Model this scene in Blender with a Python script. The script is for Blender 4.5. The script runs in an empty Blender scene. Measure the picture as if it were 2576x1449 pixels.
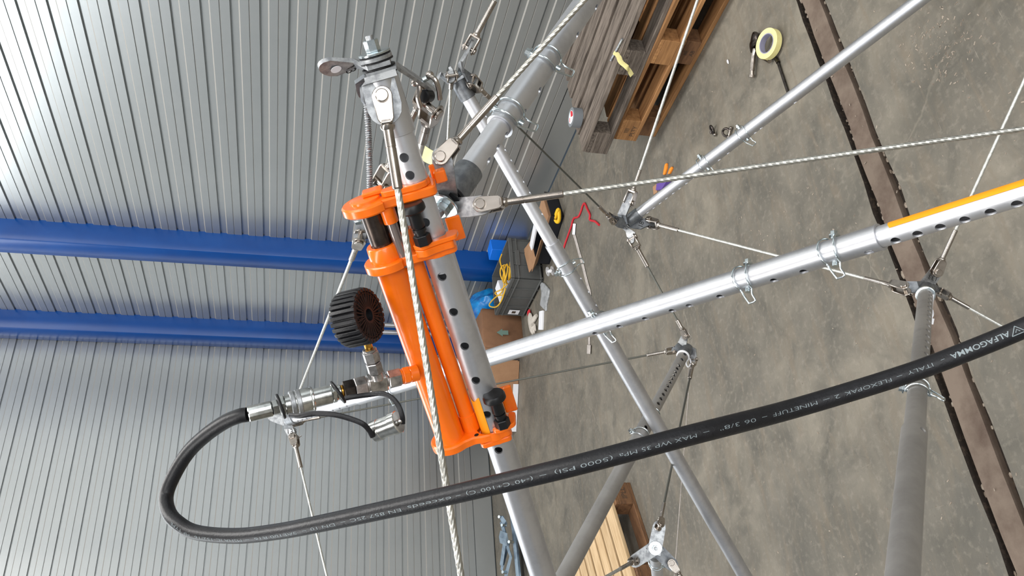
import bpy, bmesh, math, random
import numpy as np
from mathutils import Vector as V, Matrix as M, geometry
random.seed(5)
rng = np.random.default_rng(7)
PI = math.pi
SC = bpy.context.scene
COL = SC.collection

# ------------------------------------------------------------------ camera
FPX, CX, CY, EYE = 2100.0, 1288.0, 724.5, 1.85
def nrm(a): return a / np.linalg.norm(a)
_D = nrm(np.array([8400., 500., 2100.]))                    # straight down, in camera axes (right, down, forward)
_e = np.array([-598., 1305., 2100.]); _e = nrm(_e - _D * (_e @ _D))
RW = np.array([np.cross(-_e, -_D), -_e, -_D])                # camera axes -> hall axes (x, y, z up)
def cdir(x, y, z): return V(RW @ np.array([x, y, z], float))
def C(u, v, t):                                              # the point t metres ahead of the lens on the sight line (u, v)
    p = RW @ np.array([(u - CX) / FPX * t, (v - CY) / FPX * t, t]); return V((p[0], p[1], p[2] + EYE))
def F(u, v, z=0.0):                                          # the point at height z on the sight line (u, v)
    r = RW @ np.array([u - CX, v - CY, FPX]); k = (z - EYE) / r[2]; return V((r[0] * k, r[1] * k, z))
cam_d = bpy.data.cameras.new('camera'); cam = bpy.data.objects.new('camera', cam_d); COL.objects.link(cam)
_x, _y, _z = cdir(1, 0, 0), cdir(0, -1, 0), cdir(0, 0, -1)
cam.matrix_world = M(((_x.x, _y.x, _z.x, 0), (_x.y, _y.y, _z.y, 0), (_x.z, _y.z, _z.z, EYE), (0, 0, 0, 1)))
cam_d.sensor_width = 36; cam_d.sensor_fit = 'HORIZONTAL'; cam_d.lens = 36 * FPX / 2576
cam_d.clip_start = 0.02; cam_d.clip_end = 100
SC.camera = cam

# ------------------------------------------------------------------ light
SC.view_settings.view_transform = 'Standard'; SC.view_settings.look = 'None'
SC.view_settings.gamma = 1; SC.view_settings.use_curve_mapping = False
SC.view_settings.exposure = 0.0
w = bpy.data.worlds.new('world'); SC.world = w; w.use_nodes = True
w.node_tree.nodes['Background'].inputs[0].default_value = (0.75, 0.85, 1.0, 1)
w.node_tree.nodes['Background'].inputs[1].default_value = 0.6
def area(name, loc, target, sx, sy, energy, color):
    l = bpy.data.lights.new(name, 'AREA'); l.shape = 'RECTANGLE'; l.size = sx; l.size_y = sy; l.energy = energy; l.color = color
    o = bpy.data.objects.new(name, l); COL.objects.link(o); o.location = loc
    o.rotation_euler = (V(target) - V(loc)).to_track_quat('-Z', 'Y').to_euler(); return o
CEIL = 7.0
area('skylight', (-1.9, 1.2, CEIL - .06), (-1.9, 1.2, 0), 1.3, 13, 620, (1, .98, .95))
area('skylight', (3.2, 1.2, CEIL - .06), (3.2, 1.2, 0), 1.3, 13, 560, (1, .98, .95))
area('front_fill_light', (4.0, 9.4, 3.1), (4.0, 0, 3.0), 9.5, 5.8, 720, (.95, .98, 1))  # added fill behind the camera, sized and placed to brighten metal reflections
area('high_fill_light', (0.4, -7.5, 5.75), (0.4, 0, 4.6), 7.4, 1.5, 300, (.93, .97, 1))  # added lamp out of view, brightens the upper ribbed wall; no window built

# ------------------------------------------------------------------ materials
def lin(c): return tuple((x / 255 / 12.92 if x / 255 <= .04045 else ((x / 255 + .055) / 1.055) ** 2.4) for x in c)
MATS = {}
def mat(name, rgb, rough=.5, metal=0., spec=.5, coat=0., noise=None, bump=0., bscale=60., rvar=0., trans=0., ior=1.45, alpha=1., stretch=None, rand=0.):
    """rgb in sRGB 0-255; noise = (rgb2, scale, low, high) mixes a second colour in by noise."""
    m = bpy.data.materials.new(name); m.use_nodes = True; nt = m.node_tree; b = nt.nodes['Principled BSDF']
    b.inputs['Base Color'].default_value = (*lin(rgb), 1); b.inputs['Roughness'].default_value = rough
    b.inputs['Metallic'].default_value = metal; b.inputs['Specular IOR Level'].default_value = spec
    b.inputs['Coat Weight'].default_value = coat; b.inputs['Coat Roughness'].default_value = .08
    b.inputs['Transmission Weight'].default_value = trans; b.inputs['IOR'].default_value = ior; b.inputs['Alpha'].default_value = alpha
    tc = nt.nodes.new('ShaderNodeTexCoord'); src = tc.outputs['Object']
    if stretch:
        mp = nt.nodes.new('ShaderNodeMapping'); mp.inputs['Scale'].default_value = stretch
        nt.links.new(src, mp.inputs['Vector']); src = mp.outputs[0]
    if rand:
        oi = nt.nodes.new('ShaderNodeObjectInfo'); va = nt.nodes.new('ShaderNodeVectorMath'); va.operation = 'ADD'
        sc = nt.nodes.new('ShaderNodeMath'); sc.operation = 'MULTIPLY'; sc.inputs[1].default_value = 37
        nt.links.new(oi.outputs['Random'], sc.inputs[0]); nt.links.new(src, va.inputs[0]); nt.links.new(sc.outputs[0], va.inputs[1]); src = va.outputs[0]
    if noise:
        c2, s, lo, hi = noise
        n = nt.nodes.new('ShaderNodeTexNoise'); n.inputs['Scale'].default_value = s; n.inputs['Detail'].default_value = 8; n.inputs['Roughness'].default_value = .65
        nt.links.new(src, n.inputs['Vector'])
        r = nt.nodes.new('ShaderNodeMapRange'); r.inputs[1].default_value = lo; r.inputs[2].default_value = hi
        nt.links.new(n.outputs[0], r.inputs[0])
        mx = nt.nodes.new('ShaderNodeMix'); mx.data_type = 'RGBA'
        mx.inputs[6].default_value = (*lin(rgb), 1); mx.inputs[7].default_value = (*lin(c2), 1)
        nt.links.new(r.outputs[0], mx.inputs[0]); out = mx.outputs[2]
        if rand:
            hs = nt.nodes.new('ShaderNodeHueSaturation'); mr = nt.nodes.new('ShaderNodeMapRange')
            mr.inputs[3].default_value = 1 - rand; mr.inputs[4].default_value = 1 + rand
            nt.links.new(oi.outputs['Random'], mr.inputs[0]); nt.links.new(mr.outputs[0], hs.inputs['Value']); nt.links.new(out, hs.inputs['Color']); out = hs.outputs[0]
        nt.links.new(out, b.inputs['Base Color'])
        if rvar:
            rr = nt.nodes.new('ShaderNodeMapRange'); rr.inputs[3].default_value = rough - rvar; rr.inputs[4].default_value = rough + rvar
            nt.links.new(n.outputs[0], rr.inputs[0]); nt.links.new(rr.outputs[0], b.inputs['Roughness'])
    if bump:
        n2 = nt.nodes.new('ShaderNodeTexNoise'); n2.inputs['Scale'].default_value = bscale; n2.inputs['Detail'].default_value = 6
        nt.links.new(src, n2.inputs['Vector'])
        bp = nt.nodes.new('ShaderNodeBump'); bp.inputs['Strength'].default_value = bump; bp.inputs['Distance'].default_value = .002
        nt.links.new(n2.outputs[0], bp.inputs['Height']); nt.links.new(bp.outputs[0], b.inputs['Normal'])
    MATS[name] = m; return m
mat('alu', (206, 207, 211), .40, .92, noise=((172, 173, 178), 14, .45, .8), rvar=.08, stretch=(1, 1, 1), bump=.03, bscale=30)
mat('alu_dull', (172, 169, 166), .5, .75, noise=((146, 143, 140), 9, .4, .75), rvar=.06)
mat('alu_inner', (212, 213, 217), .42, .85, noise=((190, 191, 196), 20, .45, .8), rvar=.06)
mat('zinc', (214, 222, 224), .22, 1., noise=((170, 182, 188), 60, .4, .7))
mat('galv', (178, 180, 182), .44, .8, noise=((138, 140, 143), 75, .42, .62), rvar=.1, bump=.08, bscale=120)
mat('galv_dark', (128, 131, 134), .45, .75, noise=((102, 105, 110), 60, .42, .62), rvar=.1, bump=.06, bscale=120)
mat('stainless', (182, 174, 166), .24, 1., noise=((142, 133, 126), 25, .4, .7))
mat('rope', (206, 206, 200), .38, .6, noise=((160, 160, 154), 90, .4, .7))
mat('rope_thick', (196, 194, 186), .36, .85, noise=((150, 148, 142), 90, .4, .7))
mat('rope_shaded', (92, 92, 86), .5, .5)  # darker copy of the rope: shade on these cables put into the colour
mat('orange', (244, 112, 14), .28, 0, .5, coat=.35, noise=((234, 98, 10), 30, .5, .9), bump=.05, bscale=25)
mat('orange_tape', (246, 158, 20), .5, 0, .4, noise=((236, 140, 12), 12, .4, .8), bump=.05, bscale=60)
mat('rod_steel', (92, 82, 76), .28, .95, noise=((52, 46, 44), 30, .4, .7))
mat('rubber', (22, 22, 25), .42, 0, .4, noise=((30, 30, 33), 90, .4, .7), bump=.2, bscale=420)
mat('rubber_brown', (34, 24, 22), .6, 0, .35)
mat('plastic_black', (20, 20, 22), .38, 0, .45)
mat('hole_black', (8, 8, 8), .8)
mat('brass', (214, 160, 70), .25, 1.)
mat('coupler', (232, 233, 230), .2, 1., noise=((150, 152, 150), 40, .4, .7))
mat('coupler_grey', (206, 202, 200), .34, 1., noise=((120, 118, 116), 60, .4, .7))
mat('blue', (2, 68, 140), .3, 0, .5, noise=((2, 60, 128), 3, .4, .7))
mat('panel', (184, 187, 187), .35, .7, .5, noise=((174, 178, 179), 1.2, .35, .7), rvar=.04)
mat('ledge_dust', (150, 147, 142), .75)
mat('skirting', (88, 98, 104), .45)
mat('ceiling', (150, 152, 154), .8)
mat('wood_grey', (122, 111, 101), .8, noise=((66, 57, 50), 5, .38, .66), stretch=(1.2, 14, 14), bump=.3, bscale=10, rand=.16)
mat('wood_orange', (172, 126, 80), .75, noise=((122, 84, 50), 4, .35, .7), stretch=(1.2, 14, 14), bump=.2, bscale=10, rand=.14)
mat('wood_pale', (206, 178, 140), .75, noise=((170, 138, 98), 4, .38, .7), stretch=(1.2, 16, 16), bump=.15, bscale=10, rand=.1)
mat('wood_brown', (128, 92, 62), .75, noise=((84, 58, 40), 5, .35, .7), stretch=(2, 10, 10), bump=.2, bscale=10, rand=.12)
mat('crate', (92, 93, 92), .5, noise=((82, 83, 82), 8, .4, .7))
mat('card', (168, 130, 98), .8, noise=((152, 114, 84), 6, .4, .7))
mat('paper_bag', (132, 96, 70), .8, noise=((112, 80, 58), 5, .4, .7), bump=.3, bscale=8)
mat('teal', (104, 128, 118), .85)
mat('white', (232, 232, 236), .7)
mat('cream', (238, 228, 160), .6, noise=((228, 216, 146), 20, .4, .7))
mat('tape_core', (150, 148, 168), .7)
mat('grey_tape', (118, 122, 126), .45)
mat('red', (196, 40, 52), .6)
mat('dark_navy', (26, 27, 34), .55)
mat('yellow', (236, 186, 30), .5)
mat('yellow_cord', (226, 178, 50), .55)
mat('purple', (98, 72, 150), .7)
mat('orange_cloth', (240, 140, 40), .7)
mat('blue_box', (8, 112, 224), .45)
mat('blue_bag', (16, 140, 208), .25, 0, .6, noise=((4, 84, 160), 9, .4, .62), bump=.6, bscale=14)
mat('strap', (186, 178, 172), .7, noise=((150, 142, 136), 40, .4, .7))
mat('glove', (206, 198, 188), .9, noise=((176, 168, 158), 60, .4, .7), bump=.3, bscale=200)
mat('zip_bag', (176, 178, 180), .3, 0, .5, noise=((120, 122, 124), 30, .4, .7), bump=.5, bscale=60)
mat('steel_dark', (84, 78, 74), .3, .95, noise=((40, 36, 34), 40, .4, .7))
mat('metal_blue', (150, 168, 184), .45, .55, noise=((110, 128, 146), 14, .4, .7))
mat('ink', (14, 14, 16), .7)
mat('print', (132, 142, 146), .6)
mat('stamp', (70, 58, 48), .8)
mat('clear_rod', (150, 138, 134), .2, .6)
mat('groove_dirt', (40, 32, 26), .9, noise=((84, 70, 58), 60, .5, .75), bump=.8, bscale=60)
mat('rail', (116, 102, 90), .8, noise=((78, 62, 52), 6, .4, .7), bump=.4, bscale=40)
mat('chip', (168, 156, 142), .85, noise=((128, 114, 100), 40, .4, .6))

def concrete():
    m = bpy.data.materials.new('concrete'); m.use_nodes = True; nt = m.node_tree; b = nt.nodes['Principled BSDF']
    N = lambda t: nt.nodes.new(t); Lk = nt.links.new
    tc = N('ShaderNodeTexCoord')
    def noise(scale, detail, stretch=(1, 1, 1), rot=0., rough=.6, dist=0.):
        mp = N('ShaderNodeMapping'); mp.inputs['Scale'].default_value = stretch; mp.inputs['Rotation'].default_value = (0, 0, rot)
        Lk(tc.outputs['Object'], mp.inputs[0]); n = N('ShaderNodeTexNoise'); n.inputs['Scale'].default_value = scale
        n.inputs['Detail'].default_value = detail; n.inputs['Roughness'].default_value = rough; n.inputs['Distortion'].default_value = dist
        Lk(mp.outputs[0], n.inputs['Vector']); return n.outputs[0]
    def rng_(x, a, b_, c=0., d=1.):
        r = N('ShaderNodeMapRange'); r.inputs[1].default_value = a; r.inputs[2].default_value = b_; r.inputs[3].default_value = c; r.inputs[4].default_value = d
        Lk(x, r.inputs[0]); return r.outputs[0]
    def mix(f, c1, c2, mode='MIX'):
        x = N('ShaderNodeMix'); x.data_type = 'RGBA'; x.blend_type = mode
        if isinstance(f, float): x.inputs[0].default_value = f
        else: Lk(f, x.inputs[0])
        for k, c in ((6, c1), (7, c2)):
            if isinstance(c, tuple): x.inputs[k].default_value = (*lin(c), 1)
            else: Lk(c, x.inputs[k])
        return x.outputs[2]
    base = mix(rng_(noise(1.1, 9, dist=.4), .34, .66), (98, 94, 86), (132, 125, 112))
    base = mix(rng_(noise(5, 9, dist=.6), .38, .72), base, (86, 83, 76))
    base = mix(rng_(noise(3, 8, stretch=(1.2, 6, 1), rot=.5, dist=.8), .5, .8), base, (116, 106, 92))
    base = mix(rng_(noise(40, 5), .52, .8, 0, .5), base, (150, 142, 130))
    base = mix(rng_(noise(130, 3), .62, .8, 0, .6), base, (70, 64, 58))
    base = mix(rng_(noise(9, 10, stretch=(1, 22, 1), rot=.9), .66, .74, 0, .45), base, (178, 168, 152))
    base = mix(rng_(noise(7, 10, stretch=(20, 1, 1), rot=.35), .68, .75, 0, .4), base, (172, 162, 146))
    vo = N('ShaderNodeTexVoronoi'); vo.feature = 'DISTANCE_TO_EDGE'; vo.inputs['Scale'].default_value = .9
    nd = N('ShaderNodeTexNoise'); nd.inputs['Scale'].default_value = 2.5; nd.inputs['Detail'].default_value = 6; Lk(tc.outputs['Object'], nd.inputs['Vector'])
    mv = N('ShaderNodeMix'); mv.data_type = 'RGBA'; mv.blend_type = 'ADD'; mv.inputs[0].default_value = .35; Lk(tc.outputs['Object'], mv.inputs[6]); Lk(nd.outputs[1], mv.inputs[7]); Lk(mv.outputs[2], vo.inputs['Vector'])
    cr = rng_(vo.outputs[0], .0, .006, 1, 0); mk = rng_(noise(1.7, 3), .5, .62)
    mu = N('ShaderNodeMath'); mu.operation = 'MULTIPLY'; Lk(cr, mu.inputs[0]); Lk(mk, mu.inputs[1]); mu2 = N('ShaderNodeMath'); mu2.operation = 'MULTIPLY'; Lk(mu.outputs[0], mu2.inputs[0]); mu2.inputs[1].default_value = .2
    base = mix(mu2.outputs[0], base, (176, 166, 148))
    Lk(base, b.inputs['Base Color']); b.inputs['Specular IOR Level'].default_value = .35
    Lk(rng_(noise(4, 8), .3, .7, .55, .8), b.inputs['Roughness'])
    bp = N('ShaderNodeBump'); bp.inputs['Strength'].default_value = .3; bp.inputs['Distance'].default_value = .004
    Lk(noise(24, 9), bp.inputs['Height']); Lk(bp.outputs[0], b.inputs['Normal'])
    MATS['concrete'] = m
concrete()

# ------------------------------------------------------------------ geometry helpers
def fr(o, z, xh=None):
    z = V(z).normalized()
    xh = V(xh) if xh is not None else (V((0, 0, 1)) if abs(z.z) < .9 else V((1, 0, 0)))
    x = (xh - z * xh.dot(z)).normalized(); y = z.cross(x)
    return M(((x.x, y.x, z.x, o[0]), (x.y, y.y, z.y, o[1]), (x.z, y.z, z.z, o[2]), (0, 0, 0, 1)))
def ID(o=(0, 0, 0)): return M.Translation(V(o))
def arc(cx, cy, r, a0, a1, n=10): return [(cx + r * math.cos(math.radians(a0 + (a1 - a0) * i / n)), cy + r * math.sin(math.radians(a0 + (a1 - a0) * i / n))) for i in range(n + 1)]
def rpoly(pts, r, n=4):                                       # polygon with rounded corners
    out = []; k = len(pts)
    for i in range(k):
        p, a, b = V(pts[i]), V(pts[i - 1]), V(pts[(i + 1) % k])
        da, db = (a - p), (b - p); rr = min(r, da.length * .45, db.length * .45)
        A, B = p + da.normalized() * rr, p + db.normalized() * rr
        for j in range(n + 1):
            t = j / n; q = A * (1 - t) ** 2 + p * 2 * t * (1 - t) + B * t * t; out.append((q.x, q.y))
    return out
def smooth(pts, n=8, closed=False):                           # Catmull-Rom through 3-D points
    P = [V(p) for p in pts]; out = []; k = len(P); last = k if closed else k - 1
    for i in range(last):
        p0 = P[i - 1] if (i or closed) else P[0] * 2 - P[1]; p1 = P[i]; p2 = P[(i + 1) % k]
        p3 = P[(i + 2) % k] if (i + 2 < k or closed) else P[-1] * 2 - P[-2]
        for j in range(n):
            t = j / n; out.append(.5 * ((2 * p1) + (p2 - p0) * t + (2 * p0 - 5 * p1 + 4 * p2 - p3) * t * t + (3 * p1 - p0 - 3 * p2 + p3) * t ** 3))
    if not closed: out.append(P[-1])
    return out
class G:
    def __init__(s): s.v = []; s.f = []
    def add(s, vs, fs):
        o = len(s.v); s.v += [V(x) for x in vs]; s.f += [tuple(i + o for i in f) for f in fs]; return s
    def box(s, m, lo, hi, ch=0.):
        x0, y0, z0 = lo; x1, y1, z1 = hi
        if ch: return s.prism(m, [(x0 + ch, y0), (x1 - ch, y0), (x1, y0 + ch), (x1, y1 - ch), (x1 - ch, y1), (x0 + ch, y1), (x0, y1 - ch), (x0, y0 + ch)], z0, z1, ch)
        return s.add([m @ V(p) for p in ((x0, y0, z0), (x1, y0, z0), (x1, y1, z0), (x0, y1, z0), (x0, y0, z1), (x1, y0, z1), (x1, y1, z1), (x0, y1, z1))],
                     [(3, 2, 1, 0), (4, 5, 6, 7), (0, 1, 5, 4), (1, 2, 6, 5), (2, 3, 7, 6), (3, 0, 4, 7)])
    def lathe(s, m, prof, n=24, caps=True):                   # prof = [(z, r)] about the frame's z axis
        vs = []; fs = []
        for z, r in prof: vs += [m @ V((r * math.cos(2 * PI * i / n), r * math.sin(2 * PI * i / n), z)) for i in range(n)]
        for k in range(len(prof) - 1):
            for i in range(n): fs.append((k * n + i, k * n + (i + 1) % n, (k + 1) * n + (i + 1) % n, (k + 1) * n + i))
        if caps: fs.append(tuple(range(n - 1, -1, -1))); fs.append(tuple((len(prof) - 1) * n + i for i in range(n)))
        return s.add(vs, fs)
    def cyl(s, p0, p1, r0, r1=None, n=20, caps=True, xh=None):
        p0, p1 = V(p0), V(p1); r1 = r0 if r1 is None else r1
        return s.lathe(fr(p0, p1 - p0, xh), [(0, r0), ((p1 - p0).length, r1)], n, caps)
    def ring(s, m, r0, r1, z0, z1, n=28):                     # tube section with a bore r0
        return s.lathe(m, [(z0, r0), (z0, r1), (z1, r1), (z1, r0), (z0, r0)], n, False)
    def ball(s, c, r, n=12, sc=(1, 1, 1)):
        m = ID(c) @ M.Diagonal((*sc, 1)); k = n // 2
        return s.lathe(m, [(-r * math.cos(PI * i / k), max(1e-5, r * math.sin(PI * i / k))) for i in range(k + 1)], n)
    def prism(s, m, pts, z0, z1, ch=0., holes=()):
        ar = sum(pts[i - 1][0] * pts[i][1] - pts[i][0] * pts[i - 1][1] for i in range(len(pts)))
        if ar < 0: pts = pts[::-1]
        def off(P, d):
            out = []; k = len(P)
            for i in range(k):
                a, b, c_ = V(P[i - 1]), V(P[i]), V(P[(i + 1) % k]); e1 = (b - a).normalized(); e2 = (c_ - b).normalized()
                n1, n2 = V((-e1.y, e1.x)), V((-e2.y, e2.x)); q = n1 + n2
                q = q / max(.3, q.dot(n1)) if q.length > 1e-6 else n1
                out.append((b.x + q.x * d, b.y + q.y * d))
            return out
        loops = [(off(pts, ch), z0), (pts, z0 + ch), (pts, z1 - ch), (off(pts, ch), z1)] if ch else [(pts, z0), (pts, z1)]
        vs = []; fs = []; k = len(pts)
        for P, z in loops: vs += [m @ V((p[0], p[1], z)) for p in P]
        for l in range(len(loops) - 1):
            for i in range(k): fs.append((l * k + i, l * k + (i + 1) % k, (l + 1) * k + (i + 1) % k, (l + 1) * k + i))
        hs = []
        for h in holes:
            b0 = len(vs); hk = len(h)
            for z in (z0, z1): vs += [m @ V((p[0], p[1], z)) for p in h]
            for i in range(hk): fs.append((b0 + i, b0 + hk + i, b0 + hk + (i + 1) % hk, b0 + (i + 1) % hk))
            hs.append((b0, hk))
        for li, z, flip in ((0, z0, True), (len(loops) - 1, z1, False)):
            P = loops[li][0]; idx = [li * k + i for i in range(k)]
            if hs or k > 4:
                poly = [[V((p[0], p[1], 0)) for p in P]]
                for (b0, hk), h in zip(hs, holes):
                    poly.append([V((p[0], p[1], 0)) for p in h]); idx += [b0 + (hk if li else 0) + i for i in range(hk)]
                for t in geometry.tessellate_polygon(poly): fs.append(tuple(idx[i] for i in (t[::-1] if flip else t)))
            else: fs.append(tuple(idx[::-1] if flip else idx))
        return s.add(vs, fs)
    def tube(s, pts, r, n=8, closed=False, flat=1., up=None):  # round or flattened tube along a path
        P = [V(p) for p in pts]; k = len(P); rs = r if isinstance(r, (list, tuple)) else [r] * k
        T = []
        for i in range(k):
            a = P[i - 1] if (i or closed) else P[0]; b = P[(i + 1) % k] if (i + 1 < k or closed) else P[-1]
            T.append((b - a).normalized() if (b - a).length > 1e-9 else V((0, 0, 1)))
        x = V(up) if up is not None else (V((0, 0, 1)) if abs(T[0].z) < .9 else V((1, 0, 0)))
        vs = []; fs = []
        for i in range(k):
            x = V(up) if up is not None else x
            x = x - T[i] * x.dot(T[i]); x = x.normalized() if x.length > 1e-6 else T[i].orthogonal().normalized(); y = T[i].cross(x)
            vs += [P[i] + (x * math.cos(2 * PI * j / n) * flat + y * math.sin(2 * PI * j / n)) * rs[i] for j in range(n)]
        for i in range(k if closed else k - 1):
            for j in range(n): fs.append((i * n + j, i * n + (j + 1) % n, ((i + 1) % k) * n + (j + 1) % n, ((i + 1) % k) * n + j))
        if not closed: fs.append(tuple(range(n - 1, -1, -1))); fs.append(tuple((k - 1) * n + j for j in range(n)))
        return s.add(vs, fs)
    def strip(s, path, thick):                                # flat bar along [(point, width vector)], rounded far end
        vs = []; fs = []
        secs = [(V(p), V(w_)) for p, w_ in path]
        p, w_ = secs[-1]; d = (p - secs[-2][0]).normalized(); R_ = w_.length
        for a in (30, 50, 68, 82): secs.append((p + d * R_ * math.sin(math.radians(a)), w_ * math.cos(math.radians(a))))
        k = len(secs)
        for i in range(k):
            a = secs[max(0, i - 1)][0]; b = secs[min(k - 1, i + 1)][0]; p, w_ = secs[i]
            nn = w_.cross(b - a).normalized() * thick / 2
            vs += [p - w_ - nn, p + w_ - nn, p + w_ + nn, p - w_ + nn]
        for i in range(k - 1):
            for j in range(4): fs.append((i * 4 + j, i * 4 + (j + 1) % 4, i * 4 + 4 + (j + 1) % 4, i * 4 + 4 + j))
        fs.append((3, 2, 1, 0)); e = (k - 1) * 4; fs.append((e, e + 1, e + 2, e + 3))
        return s.add(vs, fs)
    def rope(s, p0, p1, R_, lobes=6, pitch=7.2, seg=.5, n=24, depth=.16):
        p0, p1 = V(p0), V(p1); Lg = (p1 - p0).length; k = max(4, int(Lg / (R_ * seg))); m = fr(p0, p1 - p0)
        zz = np.linspace(0, Lg, k + 1); th = np.arange(n) * 2 * PI / n
        ph = zz * 2 * PI / (pitch * 2 * R_)
        rr = R_ * (1 - depth + depth * np.abs(np.cos(lobes / 2 * (th[None, :] - ph[:, None]))) ** .7)
        X = np.stack([rr * np.cos(th), rr * np.sin(th), np.repeat(zz[:, None], n, 1), np.ones_like(rr)], -1).reshape(-1, 4) @ np.array(m).T
        o = len(s.v); s.v += [V(q[:3]) for q in X]
        for i in range(k):
            a = o + i * n
            for j in range(n): s.f.append((a + j, a + (j + 1) % n, a + n + (j + 1) % n, a + n + j))
        s.f.append(tuple(o + j for j in range(n - 1, -1, -1))); s.f.append(tuple(o + k * n + j for j in range(n)))
        return s
    def holed(s, p0, p1, ro, ri, hs, hd, rh, nside=8):        # pipe with rows of holes through both walls
        p0, p1 = V(p0), V(p1); Lg = (p1 - p0).length; m = fr(p0, p1 - p0, hd)
        c = min(rh * 1.3, ro * .9); th0 = c / ro; marks = [0.]; cells = []
        for h in sorted(hs):
            if h - c > marks[-1] + 1e-4 and h + c < Lg:
                a = len(marks); marks += [h - c + 2 * c * i / nside for i in range(nside + 1)]; cells.append((a, h))
        marks.append(Lg); A = [-th0 + 2 * th0 * i / nside for i in range(nside + 1)]
        gap = PI - 2 * th0; B = [th0 + gap * i / 12 for i in range(1, 12)]
        ang = A + B + [a + PI for a in A] + [b + PI for b in B]; na = len(ang); holecols = (0, nside + 11 + 1)
        for r, inner in ((ro, 0), (ri, 1)):
            vs = [m @ V((r * math.cos(a), r * math.sin(a), z)) for z in marks for a in ang]; fs = []
            skip = set((a + i) for a, h in cells for i in range(nside))
            for i in range(len(marks) - 1):
                for j in range(na):
                    if i in skip and any(q <= j < q + nside for q in holecols): continue
                    f = (i * na + j, i * na + (j + 1) % na, (i + 1) * na + (j + 1) % na, (i + 1) * na + j)
                    fs.append(f[::-1] if inner else f)
            for a, h in cells:
                for q in holecols:
                    per = [(a, q + k) for k in range(nside)] + [(a + k, q + nside) for k in range(nside)] + [(a + nside, q + nside - k) for k in range(nside)] + [(a + nside - k, q) for k in range(nside)]
                    b0 = len(vs); mid = ang[q] + th0
                    for (i, j) in per:
                        dx, dz = (ang[j] - mid) * ro, marks[i] - h; q_ = math.hypot(dx, dz); aa = mid + dx / q_ * rh / ro
                        vs.append(m @ V((r * math.cos(aa), r * math.sin(aa), h + dz / q_ * rh)))
                    for k in range(len(per)):
                        k2 = (k + 1) % len(per); f = (per[k][0] * na + per[k][1], per[k2][0] * na + per[k2][1], b0 + k2, b0 + k)
                        fs.append(f[::-1] if inner else f)
            s.add(vs, fs)
        for a, h in cells:
            for mid in (0, PI):
                vs = []; n = 32
                for r in (ro, ri):
                    for k in range(n):
                        t = 2 * PI * k / n; aa = mid + math.cos(t) * rh / ro; vs.append(m @ V((r * math.cos(aa), r * math.sin(aa), h + math.sin(t) * rh)))
                s.add(vs, [(k, (k + 1) % n, n + (k + 1) % n, n + k) for k in range(n)])
        for z in (0, Lg):
            vs = [m @ V((r * math.cos(a), r * math.sin(a), z)) for r in (ro, ri) for a in ang]
            s.add(vs, [(k, (k + 1) % na, na + (k + 1) % na, na + k) for k in range(na)])
        return s

# ------------------------------------------------------------------ objects
WLOC = {}
def mesh(name, g, m, loc=(0, 0, 0), sharp=35, recalc=True):
    me = bpy.data.meshes.new(name); L_ = V(loc)
    me.from_pydata([tuple(p - L_) for p in g.v], [], g.f)
    if recalc:
        bm = bmesh.new(); bm.from_mesh(me); bmesh.ops.recalc_face_normals(bm, faces=bm.faces); bm.to_mesh(me); bm.free()
    for k in (m if isinstance(m, (list, tuple)) else [m]): me.materials.append(MATS[k])
    me.shade_smooth(); me.set_sharp_from_angle(angle=math.radians(sharp)); return me
def props(o, label=None, cat=None, group=None, kind=None):
    for k, v_ in (('label', label), ('category', cat), ('group', group), ('kind', kind)):
        if v_: o[k] = v_
    return o
def thing(name, label, cat, loc=(0, 0, 0), group=None):
    o = bpy.data.objects.new(name, None); COL.objects.link(o); o.location = loc; o.empty_display_size = .05; WLOC[o] = V(loc)
    return props(o, label, cat, group)
def part(name, g, m, parent=None, loc=None, sharp=35, recalc=True, label=None):
    L_ = WLOC[parent] if parent is not None else V(loc or (0, 0, 0))
    o = bpy.data.objects.new(name, mesh(name, g, m, L_, sharp, recalc)); COL.objects.link(o); WLOC[o] = L_
    if parent is not None: o.parent = parent
    else: o.location = L_
    return props(o, label)
def solo(name, g, m, label, cat, loc, group=None, sharp=35, kind=None): return props(part(name, g, m, None, loc, sharp), label, cat, group, kind)
def struct(name, g, m, parent=None, sharp=35, recalc=True):
    o = part(name, g, m, parent, None, sharp, recalc)
    if parent is None: o['kind'] = 'structure'
    return o
def piece(name, me, parent, loc, rotz=0.):
    o = bpy.data.objects.new(name, me); COL.objects.link(o); o.parent = parent; o.location = loc; o.rotation_euler = (0, 0, rotz); return o
def text_mesh(txt, size, shear=0., off=0.):
    cu = bpy.data.curves.new('txt', 'FONT'); cu.body = txt; cu.size = size; cu.resolution_u = 3; cu.shear = shear; cu.offset = off * size
    ob = bpy.data.objects.new('txt', cu); COL.objects.link(ob); dg = bpy.context.evaluated_depsgraph_get(); dg.update()
    me = bpy.data.meshes.new_from_object(ob.evaluated_get(dg)); bpy.data.objects.remove(ob)
    bm = bmesh.new(); bm.from_mesh(me); bpy.data.meshes.remove(me)
    for _ in range(2):
        ed = [e for e in bm.edges if e.calc_length() > size * .3]
        if ed: bmesh.ops.subdivide_edges(bm, edges=ed, cuts=1)
    bmesh.ops.triangulate(bm, faces=bm.faces)
    bm.verts.ensure_lookup_table(); vs = [tuple(v.co) for v in bm.verts]; fs = [tuple(v.index for v in f.verts) for f in bm.faces]; bm.free()
    return vs, fs
def flat_text(g, txt, size, m):                               # text centred on a frame's xy plane
    vs, fs = text_mesh(txt, size); xs = [v[0] for v in vs]; ys = [v[1] for v in vs]
    cx, cy = (min(xs) + max(xs)) / 2, (min(ys) + max(ys)) / 2
    g.add([m @ V((x - cx, y - cy, 0)) for x, y, z in vs], fs)
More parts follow.
